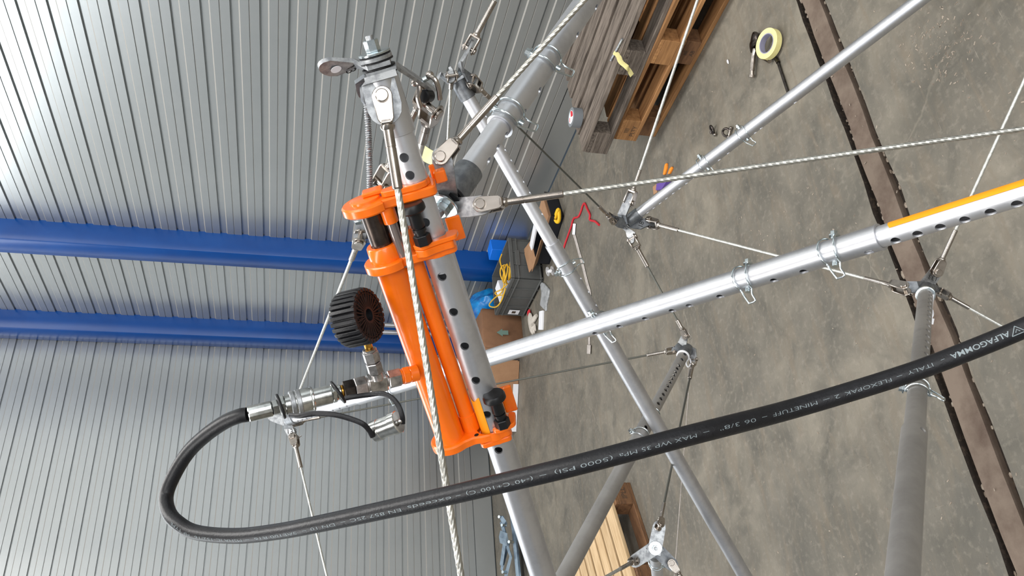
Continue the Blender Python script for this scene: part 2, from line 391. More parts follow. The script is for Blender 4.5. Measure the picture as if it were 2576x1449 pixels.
def ln(u0, v0, t0, u1, v1, t1):
    def f(k): return C(u0 + (u1 - u0) * k, v0 + (v1 - v0) * k, 1 / (1 / t0 + (1 / t1 - 1 / t0) * k))
    return f

# ================================================================== SETTING
XW, YW = -4.02, -7.60
XE, YE = 9.5, 9.6
g = G(); prof = []
rows = [-2.2]
GR = [(-1.900, -1.879), (-1.797, -1.766)]
nx = 90; xs = [XW + (XE - XW) * (i / nx) ** 1.6 for i in range(nx + 1)]
def yl(y, j):
    return [y + (rng.normal() * .004 if -3.9 < x < 1 else 0) for x in xs]
L0, L1, L2, L3 = yl(GR[0][0], 0), yl(GR[0][1], 1), yl(GR[1][0], 2), yl(GR[1][1], 3)
def band(ga, ya, yb, z0, z1):
    a = [V((x, y if not isinstance(ya, float) else ya, z0)) for x, y in zip(xs, ya if not isinstance(ya, float) else [ya] * len(xs))]
    b = [V((x, y if not isinstance(yb, float) else yb, z1)) for x, y in zip(xs, yb if not isinstance(yb, float) else [yb] * len(xs))]
    k = len(xs); ga.add(a + b, [(i, i + 1, k + i + 1, k + i) for i in range(k - 1)])
band(g, YW - .1, L0, 0, 0); band(g, L3, YE, 0, 0)
floor = struct('floor', g, 'concrete', recalc=False)
g = G(); band(g, L0, L1, -.028, -.026); band(g, L2, L3, -.026, -.028); band(g, L0, L0, 0, -.03); band(g, L3, L3, -.03, 0); part('rail_groove', g, 'groove_dirt', floor, recalc=False)
g = G(); band(g, L1, L2, -.004, -.004); band(g, L1, L1, -.03, -.004); band(g, L2, L2, -.004, -.03); part('rail_strip', g, 'rail', floor, recalc=False)
g = G()
for i in range(260):
    k = random.random() ** 1.3; x = -2.7 + 2.6 * k; gy = random.choice(GR); y = random.uniform(*gy); r = random.uniform(.002, .008) * (1.8 if random.random() < .06 else 1)
    g.ball((x, y, -.026 + r * .4), r, 6, (1.3, .8, .7))
props(part('gravel', g, 'chip', floor, sharp=20), kind='stuff')
g = G()
for i in range(420):
    u = random.uniform(1400, 2576); v_ = random.uniform(0, 1449)
    if random.random() < .35: u, v_ = random.gauss(2360, 45), random.gauss(120, 60)
    elif random.random() < .3: u, v_ = random.gauss(1960, 80), random.gauss(600, 70)
    p = F(u, v_)
    if p.x < XW + .1: continue
    a = random.uniform(0, PI); l = random.uniform(.0015, .0055); g.box(ID(p) @ M.Rotation(a, 4, 'Z'), (-l, -l * .35, 0), (l, l * .35, .0012))
props(solo('debris', g, 'chip', 'tiny pale flakes of debris scattered over the concrete floor', 'debris', (0, 0, 0)), kind='stuff')

# ribbed steel wall panels, one object per rib course
PROF = [(0, -.018), (-.0045, -.018), (-.0055, -.009), (-.043, -.009), (-.0505, 0), (-.1000, 0), (-.1005, -.006), (-.1035, -.006), (-.1065, 0), (-.1605, 0), (-.1613, -.018), (-1 / 6, -.018)]
def panel_mesh(a, b, axis):
    g = G(); vs = []
    for e in (a, b):
        for z, d in PROF: vs.append((d, e, z) if axis == 'y' else (e, d, z))
    k = len(PROF); g.add(vs, [((i, i + 1, k + i + 1, k + i) if axis == 'y' else (i + 1, i, k + i, k + i + 1)) for i in range(k - 1)])
    me = mesh('panel', g, ['panel', 'ledge_dust'], recalc=False, sharp=20); me.polygons[3].material_index = 1; me.polygons[7].material_index = 1
    return me
g = G().box(ID(), (XW - .12, YW - .12, -.03), (XW - .02, YE, CEIL)); wall_r = struct('wall_right', g, 'skirting')
g = G().box(ID(), (XW - .02, YW - .12, -.03), (XE, YW - .02, CEIL)); wall_b = struct('wall_back', g, 'skirting')
mr, mb = panel_mesh(YW, YE, 'y'), panel_mesh(XW, XE, 'x')
zt = 3.522 + 20 / 6
for k in range(41):
    z = zt - k / 6
    if z > .18 + 1 / 6 - .02: piece('panel', mr, wall_r, (XW, 0, z)); piece('panel', mb, wall_b, (0, YW, z))
bz = zt - math.floor((zt - .18) / (1 / 6)) / 6
g = G().box(ID(), (XW - .02, YW, .012), (XW - .002, YE, .187)); struct('baseboard_right', g, 'panel')
g = G().box(ID(), (XW, YW - .02, .012), (XE, YW - .002, .187)); struct('baseboard_back', g, 'panel')
g = G().box(ID(), (XW - .1, YW - .1, CEIL), (XE, YE, CEIL + .1)); struct('ceiling', g, 'ceiling')
g = G().box(ID(), (XE, YW - .1, 0), (XE + .1, YE, CEIL)); struct('wall_left', g, 'ceiling')
g = G().box(ID(), (XW - .1, YE, 0), (XE, YE + .1, CEIL)); struct('wall_front', g, 'ceiling')
def column(y0, y1, label):
    g = G(); ch = .008; x0, x1 = XW - .015, -3.836
    g.prism(ID(), [(x0, y0), (x1 - ch, y0), (x1, y0 + ch), (x1, y1 - ch), (x1 - ch, y1), (x0, y1)], 0, CEIL)
    o = struct('column', g, 'blue', sharp=50); o['label'] = label
column(-6.13, -5.927, 'blue painted steel column standing clear of the corner against the ribbed wall')
column(YW, -7.382, 'blue painted steel column filling the corner of the hall')

# ================================================================== STRUTS
RI, RO = .0170, .0205
def hole_dir(p0, p1, d):
    a = (V(p1) - V(p0)).normalized(); d = V(d); return (d - a * d.dot(a)).normalized()
def strut(label, node, step, far, hd, holes_in, holes_out, rh=.0062, collar=.05, cmat='galv_dark', ma=('alu_inner', 'alu')):
    """node = free end, step = where the thin perforated tube slides into the thick one, far = other end"""
    node, step, far = V(node), V(step), V(far); d = (far - node).normalized(); hd = hole_dir(node, far, hd)
    t = thing('telescopic_strut', label, 'strut', far, 'telescopic aluminium struts')
    part('inner_tube', G().holed(node + d * .012, step + d * .05, RI, RI - .003, holes_in, hd, rh), ma[0], t, recalc=True)
    part('outer_tube', G().holed(step, far, RO, RI + .0004, holes_out, hd, rh), ma[1], t)
    if collar:
        m = fr(node, d); g = G().lathe(m, [(0, RI * .9), (.002, RI + .0035), (collar - .001, RI + .0035), (collar, RI + .0005)], 32)
        part('end_collar', g, cmat, t)
    return t, d, hd
def lockpin(t, c, ax, r, pd, side):
    """pin through the tube at c along pd, spring wire wrapped round the tube on the side 'side' (a direction)"""
    ax = V(ax).normalized(); pd = hole_dir(V((0, 0, 0)), ax, pd); sd = ax.cross(pd)
    if sd.dot(V(side)) < 0: sd = -sd
    c = V(c); g = G().cyl(c - pd * (r + .006), c + pd * (r + .007), .0052, n=16)
    g.lathe(fr(c - pd * (r + .0055), -pd), [(0, .009), (.0025, .009), (.003, .006), (.009, .006)], 6)
    p = part('locking_pin', g, 'zinc', t)
    pts = []; rr = r + .0035
    def q(a, z): return c + (pd * -math.cos(a) + sd * math.sin(a)) * rr + ax * z
    for i in range(9): a = i / 8 * PI * .93; pts.append(q(a, -.010 - .006 * math.sin(a)))
    e = q(PI * .93, -.010); tg = (pd * .95 - sd * .25).normalized()
    pts += [e + tg * .012 + ax * .004, e + tg * .024 + ax * .010, e + tg * .026 + ax * .012, e + tg * .024 + ax * .024, e + tg * .012 + ax * .020]
    for i in range(9): a = (8 - i) / 8 * PI * .93; pts.append(q(a, .010 + .002 * math.sin(a)))
    part('wire_clip', G().tube(smooth(pts, 3), .0016, 8), 'zinc', p)
def nutstack(t, p, d, r, m='zinc', washer=.021, wt=.003, bolt=.012, h=None):
    """washer, hex nut and bolt end on the outside of a node; d points outwards"""
    p, d = V(p), V(d).normalized(); h = h or r * 1.4; f_ = fr(p, d)
    part('washer', G().lathe(f_, [(0, washer * .97), (.0006, washer), (wt - .0006, washer), (wt, washer * .97)], 36), m, t)
    g = G().lathe(f_, [(wt, r * .93), (wt + .001, r), (wt + h - .001, r), (wt + h, r * .9)], 6)
    n = part('nut', g, m, t, sharp=25)
    part('bolt_end', G().lathe(f_, [(wt + h * .9, r * .52), (wt + h + bolt - .001, r * .52), (wt + h + bolt, r * .45)], 18), 'galv', t)
def tab(t, path, thick, m='galv', hole=None, writing=None):
    g = G().strip(path, thick); o = part('connector_plate', g, m, t)
    if writing:
        txt, fm, size = writing; g = G(); flat_text(g, txt, size, fm); part('handwriting', g, 'ink', o, recalc=False)
    return o
def fork(cab, pin, d, zax, w_, Ls, m='stainless', ring=True, rs=None, ringdir=None, gap=.42, neck=1.5):
    """swaged fork terminal: pin centre, direction to the rope, pin axis, cheek width, sleeve length"""
    pin, d = V(pin), V(d).normalized(); zax = hole_dir(V((0, 0, 0)), d, zax); f_ = fr(pin, zax, d)
    rs = rs or w_ * .3; g = G(); hw = w_ / 2; tk = w_ * .15
    out = [(x, y) for x, y in arc(0, 0, hw, 90, 270, 12)] + [(neck * w_ * .8, -hw * .8), (neck * w_ * .92, -hw * .6), (neck * w_ * .92, hw * .6), (neck * w_ * .8, hw * .8)]
    for s_ in (-1, 1):
        a, b = sorted((s_ * gap * w_, s_ * (gap * w_ + tk))); g.prism(f_, out, a, b, tk * .2)
    g.box(f_, (neck * w_ * .78, -hw * .62, -gap * w_ - tk), (neck * w_ * .98, hw * .62, gap * w_ + tk), tk * .5)
    fx = fr(pin, d, zax)
    g.lathe(fx, [(neck * w_ * .93, rs * 1.1), (neck * w_ * 1.0, rs * 1.45), (neck * w_ * 1.1, rs * 1.3), (neck * w_ * 1.16, rs), (neck * w_ * 1.16 + Ls * .28, rs),
                 (neck * w_ * 1.16 + Ls * .285, rs * .93), (neck * w_ * 1.16 + Ls * .3, rs * .93), (neck * w_ * 1.16 + Ls * .305, rs), (neck * w_ * 1.16 + Ls - rs * .2, rs), (neck * w_ * 1.16 + Ls, rs * .8)], 20)
    o = part('fork_terminal', g, m, cab)
    hz = gap * w_ + tk
    g = G().lathe(fr(pin, zax), [(-hz - w_ * .16, w_ * .2), (-hz, w_ * .2), (hz, w_ * .2), (hz + w_ * .02, w_ * .33), (hz + w_ * .14, w_ * .33), (hz + w_ * .17, w_ * .29)], 20)
    p = part('clevis_pin', g, m, o)
    if ring:
        rd = V(ringdir) if ringdir is not None else -d; rd = rd.normalized()
        c = pin - zax * (hz + w_ * .1) + rd * w_ * .38; side = zax.cross(rd).normalized(); nrm_ = (side * .8 + zax * .6).normalized(); yv = rd.cross(nrm_)
        pts = [c + (rd * math.cos(a) + yv * math.sin(a)) * w_ * .42 for a in [2 * PI * i / 20 for i in range(20)]]
        part('split_ring', G().tube(pts, w_ * .035, 6, True), m, o)
    return pin + d * (neck * w_ * 1.16 + Ls)
def cable(label, a, b, R_, seg=.6, n=18, loc=None, m='rope'):
    """a, b = dict(pin=, z=, w=, L=, ...) for a fork end or a point for an end out of reach"""
    t = thing('wire_rope_cable', label, 'cable', loc or (a['pin'] if isinstance(a, dict) else a), 'wire rope cables of the frame')
    pa = a['pin'] if isinstance(a, dict) else V(a); pb = b['pin'] if isinstance(b, dict) else V(b); d = (V(pb) - V(pa)).normalized()
    if not isinstance(b, dict):                               # ends out of the picture run on to where their nodes would be
        q_ = RW.T @ np.array(V(pb) - V((0, 0, EYE))); u_, v2 = q_[0] / q_[2] * FPX + CX, q_[1] / q_[2] * FPX + CY
        if not (0 < u_ < 2576 and 0 < v2 < 1449): b = V(pb) + d * .45
    def end(s, dd):
        if not isinstance(s, dict): return V(s)
        return fork(t, s['pin'], dd, s['z'], s['w'], s['L'], ring=s.get('ring', True), rs=s.get('rs'), ringdir=s.get('rd'), gap=s.get('gap', .42), neck=s.get('neck', 1.5), m=s.get('m', 'stainless'))
    q0 = end(a, d); q1 = end(b, -d)
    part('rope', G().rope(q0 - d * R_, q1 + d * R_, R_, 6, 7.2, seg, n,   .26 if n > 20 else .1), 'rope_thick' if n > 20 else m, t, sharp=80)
    return t
def px(n, t): return n * t / FPX

# ---- strut A, held in the jack
fA = ln(1037.1, 430, 1.062, 1214.8, 980, 1.2); A = lambda y: fA((y - 430) / 550)
aup = (A(430) - A(1052)).normalized()
OJ = A(1052)
xJ = cdir(-.952, .307, 0); xJ = (xJ - aup * xJ.dot(aup)).normalized(); yJ = aup.cross(xJ)
J = M(((xJ.x, yJ.x, aup.x, OJ.x), (xJ.y, yJ.y, aup.y, OJ.y), (xJ.z, yJ.z, aup.z, OJ.z), (0, 0, 0, 1)))
def Jp(x, y, z): return J @ V((x, y, z))
def along(p0, p): return (V(p) - V(p0)).length
nodeA, stepA, farA = A(188), A(592), A(2050)
hA = [along(nodeA, A(y)) - .012 for y in (322, 387, 431, 487, 548)]
hAo = [along(stepA, A(y)) for y in (680, 768, 853, 938, 1023, 1112)]
sA, dA, hdA = strut('silver strut clamped in the orange hydraulic jack, tallest end up', nodeA, stepA, farA, yJ * 1. + xJ * .22, hA, hAo, collar=0)
g = G().box(J, (RO * .55, RO * .62, -.03), (RO * .9, RO * .8, .012)); 
# tape wrapped on the tube just above the lower jaw
g = G(); seg = []
for i in range(9):
    a = math.radians(-8 + i * 9.5)
    for z, da in ((-.022, 0), (.047 + .004 * math.sin(i), 0)): seg.append(Jp(math.cos(a) * (RO + .0006), math.sin(a) * (RO + .0006), z))
g.add(seg, [(2 * i, 2 * i + 2, 2 * i + 3, 2 * i + 1) for i in range(8)]); part('tape_band', g, 'orange_tape', sA, recalc=False, label='orange tape band')
# head of strut A: washers, rubber rings, connector plates, big nut
def Ah(s, r): return fr(nodeA, -dA)
m_ = fr(nodeA, aup, cdir(0, 0, -1))
part('end_collar', G().lathe(m_, [(-.075, RI + .0005), (-.074, RI + .003), (-.004, RI + .003), (0, RI)], 32), 'alu', sA)
part('rubber_washer', G().lathe(m_, [(.0006, .0205), (.0030, .0205)], 32), 'rubber', sA)
part('rubber_washer', G().lathe(m_, [(.0087, .0205), (.0104, .0205)], 32), 'rubber', sA)
part('rubber_washer', G().lathe(m_, [(.0163, .0205), (.0180, .0205)], 32), 'rubber', sA)
part('spacer_plate', G().lathe(m_, [(.0181, .0195), (.0186, .0200), (.0226, .0200), (.0230, .0195)], 36), 'galv', sA)
part('rubber_washer', G().lathe(m_, [(.0231, .0195), (.0246, .0195)], 32), 'rubber', sA)
nutstack(sA, nodeA + aup * .0248, aup, .0090, washer=.0195, wt=.0032, bolt=.005, h=.0145)

# ---- strut B
fB = ln(1300, 878.7, 1.92, 2476, 515.3, 1.166); Bp = lambda u: fB((u - 1300) / 1176)
nodeB, stepB, farB = Bp(728), Bp(905), Bp(2215)
hb_dir = cdir(.12, .8, -.62)
hB = [along(Bp(728), Bp(u)) - .012 for u in (755, 766, 777, 789, 801, 814, 828, 843, 860, 878)]
hBo = [along(stepB, Bp(u)) for u in (1500, 1560, 1625, 1692, 1735, 1812, 1947, 2021, 2184)]
sB, dB, hdB = strut('longest silver strut crossing the whole picture behind the orange jack', nodeB, stepB, farB, hb_dir, hB, hBo, rh=.0072)
q0, q1 = Bp(2140), Bp(2760)
part('end_tube', G().holed(q0, q1, RI, RI - .003, [along(q0, Bp(u)) for u in (2254, 2309, 2366, 2427, 2491, 2557, 2625)], hole_dir(q0, q1, cdir(.05, .62, -.75)), .0074), 'alu_inner', sB, label='thinner end tube with a row of round holes')
part('sleeve_rim', G().ring(fr(farB, q1 - q0), RI + .0004, RO + .0007, -.002, .0008, 36), 'alu', sB)
g = G(); seg = []; p0, p1 = Bp(2249), Bp(2760); mm = fr(p0, p1 - p0, cdir(.2, -.85, -.5)); Lt = (p1 - p0).length
for i in range(13):
    a = math.radians(-60 + i * 9.6)
    for z in (.006 * (i / 6 - 1) ** 2 - .004 * i / 12, Lt): seg.append(mm @ V(((RI + .0005) * math.cos(a), (RI + .0005) * math.sin(a), z)))
g.add(seg, [(2 * i, 2 * i + 2, 2 * i + 3, 2 * i + 1) for i in range(12)]); part('tape_stripe', g, 'orange_tape', sB, recalc=False, label='long orange tape stripe')
for u in (1882, 2100): lockpin(sB, Bp(u), q1 - q0, RO, cdir(.1, .78, -.62), cdir(0, -.3, -1))
lockpin(sB, Bp(1507), q1 - q0, RO, cdir(0, .75, .66), cdir(0, .3, 1))
lockpin(sB, Bp(985), q1 - q0, RO, cdir(.1, .95, -.3), cdir(0, .2, -1))
nutstack(sB, nodeB - dB * .002, -dB, .009, washer=.018)

# ---- strut C
fC = ln(1170.4, 234.6, 2.045, 1873.2, 1449, 2.45); Cp = lambda v_: fC((v_ - 234.6) / 1214.4)
nodeC, stepC, farC = Cp(203), Cp(612), Cp(2050)
sC, dC, hdC = strut('silver strut running diagonally down the middle, from ribbed wall side to lower edge', nodeC, stepC, farC, cdir(.85, -.35, -.28),
    [along(nodeC, Cp(v_)) - .012 for v_ in (300, 384, 410, 437, 464, 491, 545)], [along(stepC, Cp(v_)) for v_ in (708, 742, 775)])
lockpin(sC, Cp(674), dC, RO, cdir(.93, -.3, .15), cdir(0, 0, -1))
lockpin(sC, Cp(815), dC, RO, cdir(-.8, .3, .4), cdir(0, 0, 1))

# ---- strut D
fD = ln(1233.9, 351.8, 1.225, 1438, 59, 1.375); Dp = lambda v_: fD((351.8 - v_) / 292.8)
nodeD, stepD, farD = Dp(492), Dp(318), Dp(-260)
sD, dD, hdD = strut('silver strut leaning towards the grey pallet, nearest of the upper struts', nodeD, stepD, farD, cdir(.80, .52, -.28),
    [along(nodeD, Dp(v_)) - .012 for v_ in (395, 362, 331)], [along(stepD, Dp(v_)) for v_ in (272, 217, 79, 10)], collar=0)
part('sleeve_rim', G().ring(fr(stepD, dD), RI + .0003, RO + .0008, -.0005, .002, 36), 'alu', sD)
part('end_collar', G().lathe(fr(nodeD, dD), [(0, RI), (.001, RI + .0042), (.052, RI + .0042), (.0545, RI + .0005)], 36), 'galv_dark', sD)
lockpin(sD, Dp(291), dD, RO, cdir(.8, .58, -.1), cdir(-.3, -.3, -1)); lockpin(sD, Dp(155), dD, RO, cdir(.8, .58, -.1), cdir(-.3, -.3, -1))
# ---- strut E
fE = ln(1604.2, 538.7, 2.74, 2200, 86.3, 2.43); Ep = lambda u: fE((u - 1604.2) / 595.8)
nodeE, stepE, farE = Ep(1578), Ep(1772), Ep(2560)
hE = [1622, 1637, 1653, 1669, 1686, 1702, 1719, 1738, 1756]
sE, dE, hdE = strut('silver strut over the bare concrete beside the masking tape roll', nodeE, stepE, farE, cdir(.52, .70, -.30),
    [along(nodeE, Ep(u)) - .012 for u in hE], [along(stepE, Ep(u)) for u in (1800, 1822, 1890, 1905, 1990)])
lockpin(sE, Ep(1772), dE, RO, cdir(.2, .9, -.15), cdir(0, 0, -1)); lockpin(sE, Ep(1870), dE, RO, cdir(.2, .9, -.15), cdir(0, 0, -1))
# ---- strut F
fF = ln(2328, 743.5, 2.04, 2270, 1449, 1.035); Fp = lambda v_: fF((v_ - 743.5) / 705.5)
nodeF, stepF, farF = Fp(728), Fp(1085), Fp(1800)
hF = [748, 757, 766, 776, 786, 797, 808, 820, 832, 845, 859, 873, 888, 904, 922, 940]
sF, dF, hdF = strut('dull grey strut standing near the floor rail, seen end to end at right', nodeF, stepF, farF, cdir(.53, -.66, -.50),
    [along(nodeF, Fp(v_)) - .012 for v_ in hF], [along(stepF, Fp(v_)) for v_ in (1100,)], ma=('alu_dull', 'alu_dull'))
lockpin(sF, Fp(985), dF, RI, cdir(.95, .1, -.2), cdir(0, 0, -1))
# ---- strut G
fG = ln(1719.5, 893.3, 2.64, 1420, 1449, 1.92); Gp = lambda v_: fG((v_ - 893.3) / 555.7)
nodeG, stepG, farG = Gp(876), Gp(1046), Gp(2050)
hG = [899, 905, 912, 919, 927, 935, 943, 951, 960, 969, 979, 989, 1000, 1011, 1023]
sG, dG, hdG = strut('dull grey strut above the pale pallet, with many small holes at its far end', nodeG, stepG, farG, cdir(.15, -.35, -.9),
    [along(nodeG, Gp(v_)) - .012 for v_ in hG], [along(stepG, Gp(v_)) for v_ in (1065, 1084)], ma=('alu_dull', 'alu_dull'))
lockpin(sG, Gp(1048), dG, RO, cdir(.9, .4, .2), cdir(-.2, -.2, -1)); lockpin(sG, Gp(1100), dG, RO, cdir(.9, .4, .2), cdir(-.2, -.2, -1))
# ---- strut H, pointing away under the three-armed node
nodeH, farH = C(1648, 1384, 2.2), C(1672, 1640, 3.7)
dH = (farH - nodeH).normalized()
sH, dH, hdH = strut('short visible strut below the three-armed plate near the pale pallet', nodeH, nodeH + dH * .5, farH, cdir(.9, -.2, -.3), [.09, .13], [], collar=.045)
lockpin(sH, nodeH + dH * .13, dH, RI, cdir(.85, .3, -.2), cdir(0, 1, 0))

# ================================================================== NODE PLATES AND CABLES
def Z(x, y, z): return cdir(x, y, z)
R3 = .0042
# node A plates
cA = lambda h: nodeA + aup * h
wy = yJ
tabw = .0185
c0 = cA(.0136)
b1 = C(893, 160, 1.028); e1 = C(838, 168, 1.015)
w1 = Z(.03, .27, 1).normalized() * tabw
fm = fr(C(882, 173, 1.012), Z(.05, .9, -.42), Z(-.05, -.2, -.5))
o1 = tab(sA, [(c0 - xJ * .016, wy * tabw), (c0 + xJ * .012, wy * tabw), (b1, (wy * .5 - w1.normalized() * .5).normalized() * tabw), (e1, -w1)], .0052)
nn = (e1 - b1).normalized().cross(w1).normalized()
if nn.dot(cdir(0, 0, -1)) < 0: nn = -nn
fm = fr(b1 + (e1 - b1) * .30 + nn * .0044, nn, w1)
g = G(); flat_text(g, '133', .019, fm); part('handwriting', g, 'ink', o1, recalc=False)
hc = b1 + (e1 - b1) * .92 + nn * .0046
part('plate_hole', G().lathe(fr(hc - nn * .0004, nn), [(0, .0066), (.0005, .0066)], 24), 'white', o1)
c2 = cA(.0060)
path2 = [(c2 + xJ * .016, wy * tabw), (c2 - xJ * .021, wy * tabw), (C(1008, 172, 1.04), wy * tabw), (C(1040, 192, 1.06), wy * tabw), (C(1078, 218, 1.09), wy * tabw * .9)]
tab(sA, path2, .0042)
# front bracket, bent down in front of the strut
c3 = cA(.0022); wb = xJ * .0195
pinK1 = C(963, 246, 1.003)
br = [(c3 - yJ * .015, wb), (c3 + yJ * .019, wb), (c3 + yJ * .0235 - aup * .003, wb), (C(951, 205, 1.0), wb * 1.05), (C(968, 270, 1.006), wb * 1.08)]
tab(sA, br, .0048)
# rear bracket with the spring wound cable
tab(sA, [(c3 + yJ * .012, wb * .8), (c3 - yJ * .016 + xJ * .006, wb * .8), (C(918, 200, 1.075), wb * .7), (C(920, 226, 1.085), wb * .6)], .0045, 'galv_dark')
# main cable K1 in front of the jack
t = cable('thick steel cable passing in front of the orange hydraulic jack', dict(pin=pinK1, z=yJ, w=px(50, 1.01), L=px(150, 1.0), rs=px(13.5, 1.0), rd=xJ * -1 - aup * .3, gap=.26, neck=1.45), C(1166, 1485, .985), .0043, .45, 24)
# spring wound cable hanging behind
t = thing('spring_wound_cable', 'thin spring wound cable hanging left of the strut head', 'cable', C(918, 226, 1.085), 'wire rope cables of the frame')
part('sleeve', G().lathe(fr(C(915, 214, 1.08), C(923, 262, 1.09) - C(915, 214, 1.08)), [(0, .0045), (.002, .0062), (.020, .0068), (.0245, .004)], 16), 'galv_dark', t)
pts = smooth([C(922, 258, 1.09), C(927, 330, 1.1), C(929, 400, 1.11), C(930, 470, 1.12), C(928, 560, 1.15)], 10)
hel = []; tot = 0
for i in range(len(pts) - 1):
    seg_ = pts[i + 1] - pts[i]; f_ = fr(pts[i], seg_)
    for k in range(24):
        a = tot / .0030 * 2 * PI; hel.append(f_ @ V((.0034 * math.cos(a), .0034 * math.sin(a), seg_.length * k / 24))); tot += seg_.length / 24
part('rope', G().tube(pts, .0033, 8), 'galv_dark', t)
hel = hel[::1]
part('wound_wire', G().tube(hel, .0011, 5), 'galv', t)

# node C head
upC = -dC
nutstack(sC, nodeC + upC * .008, upC, .0095, washer=.018, wt=.003, bolt=.014)
part('rubber_washer', G().lathe(fr(nodeC + upC * .0055, upC), [(0, .0175), (.0022, .0175)], 28), 'rubber', sC)
wC = Z(.55, .25, -1).normalized() * .016
wv = Z(.3, .1, -1).normalized()
tab(sC, [(nodeC + upC * .004 + Z(-.8, .4, 0) * .016, wv * .016), (nodeC + upC * .004 + Z(.8, -.5, 0) * .016, wv * .016), (C(1158, 157, 2.0), wv * .015), (C(1172, 135, 2.0), wv * .014), (C(1183, 112, 2.0), wv * .013)], .0055, 'galv')
tab(sC, [(nodeC + upC * .0015 + Z(.8, -.5, 0) * .014, wv * .016), (nodeC + upC * .0015 - Z(.8, -.5, 0) * .02, wv * .016), (C(1106, 186, 2.0), wv * .016), (C(1098, 200, 2.0), wv * .014)], .0055, 'galv')
tab(sC, [(nodeC + Z(0, .3, -.9) * .004, Z(.8, -.5, 0) * .014), (C(1128, 182, 1.985), Z(.8, -.5, 0) * .014), (C(1134, 198, 1.98), Z(.9, -.2, 0) * .011)], .005, 'galv')
tab(sC, [(nodeC - Z(0, .3, -.9) * .004, Z(.8, -.5, 0) * .014), (C(1166, 176, 2.02), Z(.6, .5, .4) * .016), (C(1186, 200, 2.02), Z(.6, -.5, .4) * .014)], .006, 'galv_dark')
kw = px(25, 2.0)
cable('cable rising from the far wall node to the upper edge', dict(pin=C(1180, 122, 2.0), z=Z(.88, .48, 0), w=kw, L=px(88, 2.0), rs=px(7, 2.0), rd=Z(.9, .3, 0)), C(1262, -30, 1.95), .0026)
cable('shaded cable from the far wall node to the middle strut node', dict(pin=C(1188, 205, 2.02), z=Z(.5, -.4, .7), w=kw, L=px(70, 2.0), rs=px(6.5, 2.0)), dict(pin=C(1541, 553, 2.72), z=Z(.45, .8, -.4), w=px(18, 2.7), L=px(55, 2.7), rs=px(4.5, 2.7)), .0030, m='rope_shaded')
cable('cable hanging straight down behind the clevis from the far wall node', dict(pin=C(1136, 190, 1.975), z=Z(.9, -.1, .3), w=px(22, 2.0), L=px(22, 2.0), rs=px(6.5, 2.0), ring=False, neck=.8), C(1120, 470, 2.3), .0040)

# short cable with two forks between node C side and strut B's node
linkp = C(906, 562, 1.62)
t = cable('short cable with a fork behind the top of the jack', dict(pin=C(958, 462, 1.55), z=Z(.75, .4, -.5), w=px(34, 1.55), L=px(70, 1.55), rs=px(8, 1.55), rd=Z(-.7, .7, 0)), dict(pin=C(1068, 232, 1.46), z=Z(.6, .3, -.7), w=px(30, 1.5), L=px(80, 1.5), rs=px(8, 1.5), ring=False), .0030)
t = thing('link_plate', 'small grey link plate behind the left edge of the jack top plate', 'link', linkp)
part('plate', G().strip([(C(956, 470, 1.56), Z(.6, .45, -.6) * .013), (C(915, 545, 1.62), Z(.8, .2, -.5) * .015), (C(907, 590, 1.63), Z(.9, .15, -.3) * .015)], .006), 'galv_dark', t)
part('bolt', G().lathe(fr(C(903, 556, 1.6), Z(-.1, -.6, -.8)), [(0, .011), (.008, .011), (.009, .009)], 6), 'zinc', t)
cable('cable from the link plate down past the rubber gauge to the left node', dict(pin=C(906, 597, 1.625), z=Z(.25, .1, -1), w=px(34, 1.62), L=px(80, 1.65), rs=px(8, 1.65), rd=Z(.8, .4, -.2), gap=.3), C(742, 1012, 2.78), .0040)

# shackles and fork right of strut head
t = thing('bow_shackle', 'polished bow shackle with black roller right of the strut head', 'shackle', C(1075, 240, 1.09))
part('bow', G().tube(smooth([C(1080, 190, 1.075), C(1094, 200, 1.07), C(1103, 222, 1.075), C(1107, 250, 1.085)], 6), px(6.5, 1.08), 10).tube(smooth([C(1041, 212, 1.075), C(1044, 203, 1.07), C(1052, 211, 1.065), C(1055, 226, 1.065), C(1051, 245, 1.068), C(1058, 270, 1.075)], 6), px(6.5, 1.08), 10), 'stainless', t)
part('eye', G().ball(C(1043, 209, 1.07), px(10, 1.07), 14).ball(C(1081, 189, 1.075), px(11, 1.07), 14), 'stainless', t)
part('shackle_pin', G().cyl(C(1064, 202, 1.08), C(1086, 190, 1.08), px(7, 1.08)), 'zinc', t)
part('roller', G().lathe(fr(C(1064, 243, 1.075), C(1092, 238, 1.1) - C(1064, 243, 1.075)), [(0, px(14, 1.08)), (.002, px(17, 1.08)), (.016, px(17, 1.08)), (.018, px(14, 1.08))], 24), 'plastic_black', t)
t = cable('cable with a reddish sleeve running down behind the strut in the jack', dict(pin=C(1085, 273, 1.09), z=Z(.72, .12, -.68), w=px(46, 1.09), L=px(72, 1.1), rs=px(12.5, 1.1), rd=Z(.7, .6, .2), gap=.34, neck=1.15), C(1012, 545, 1.3), .0050)

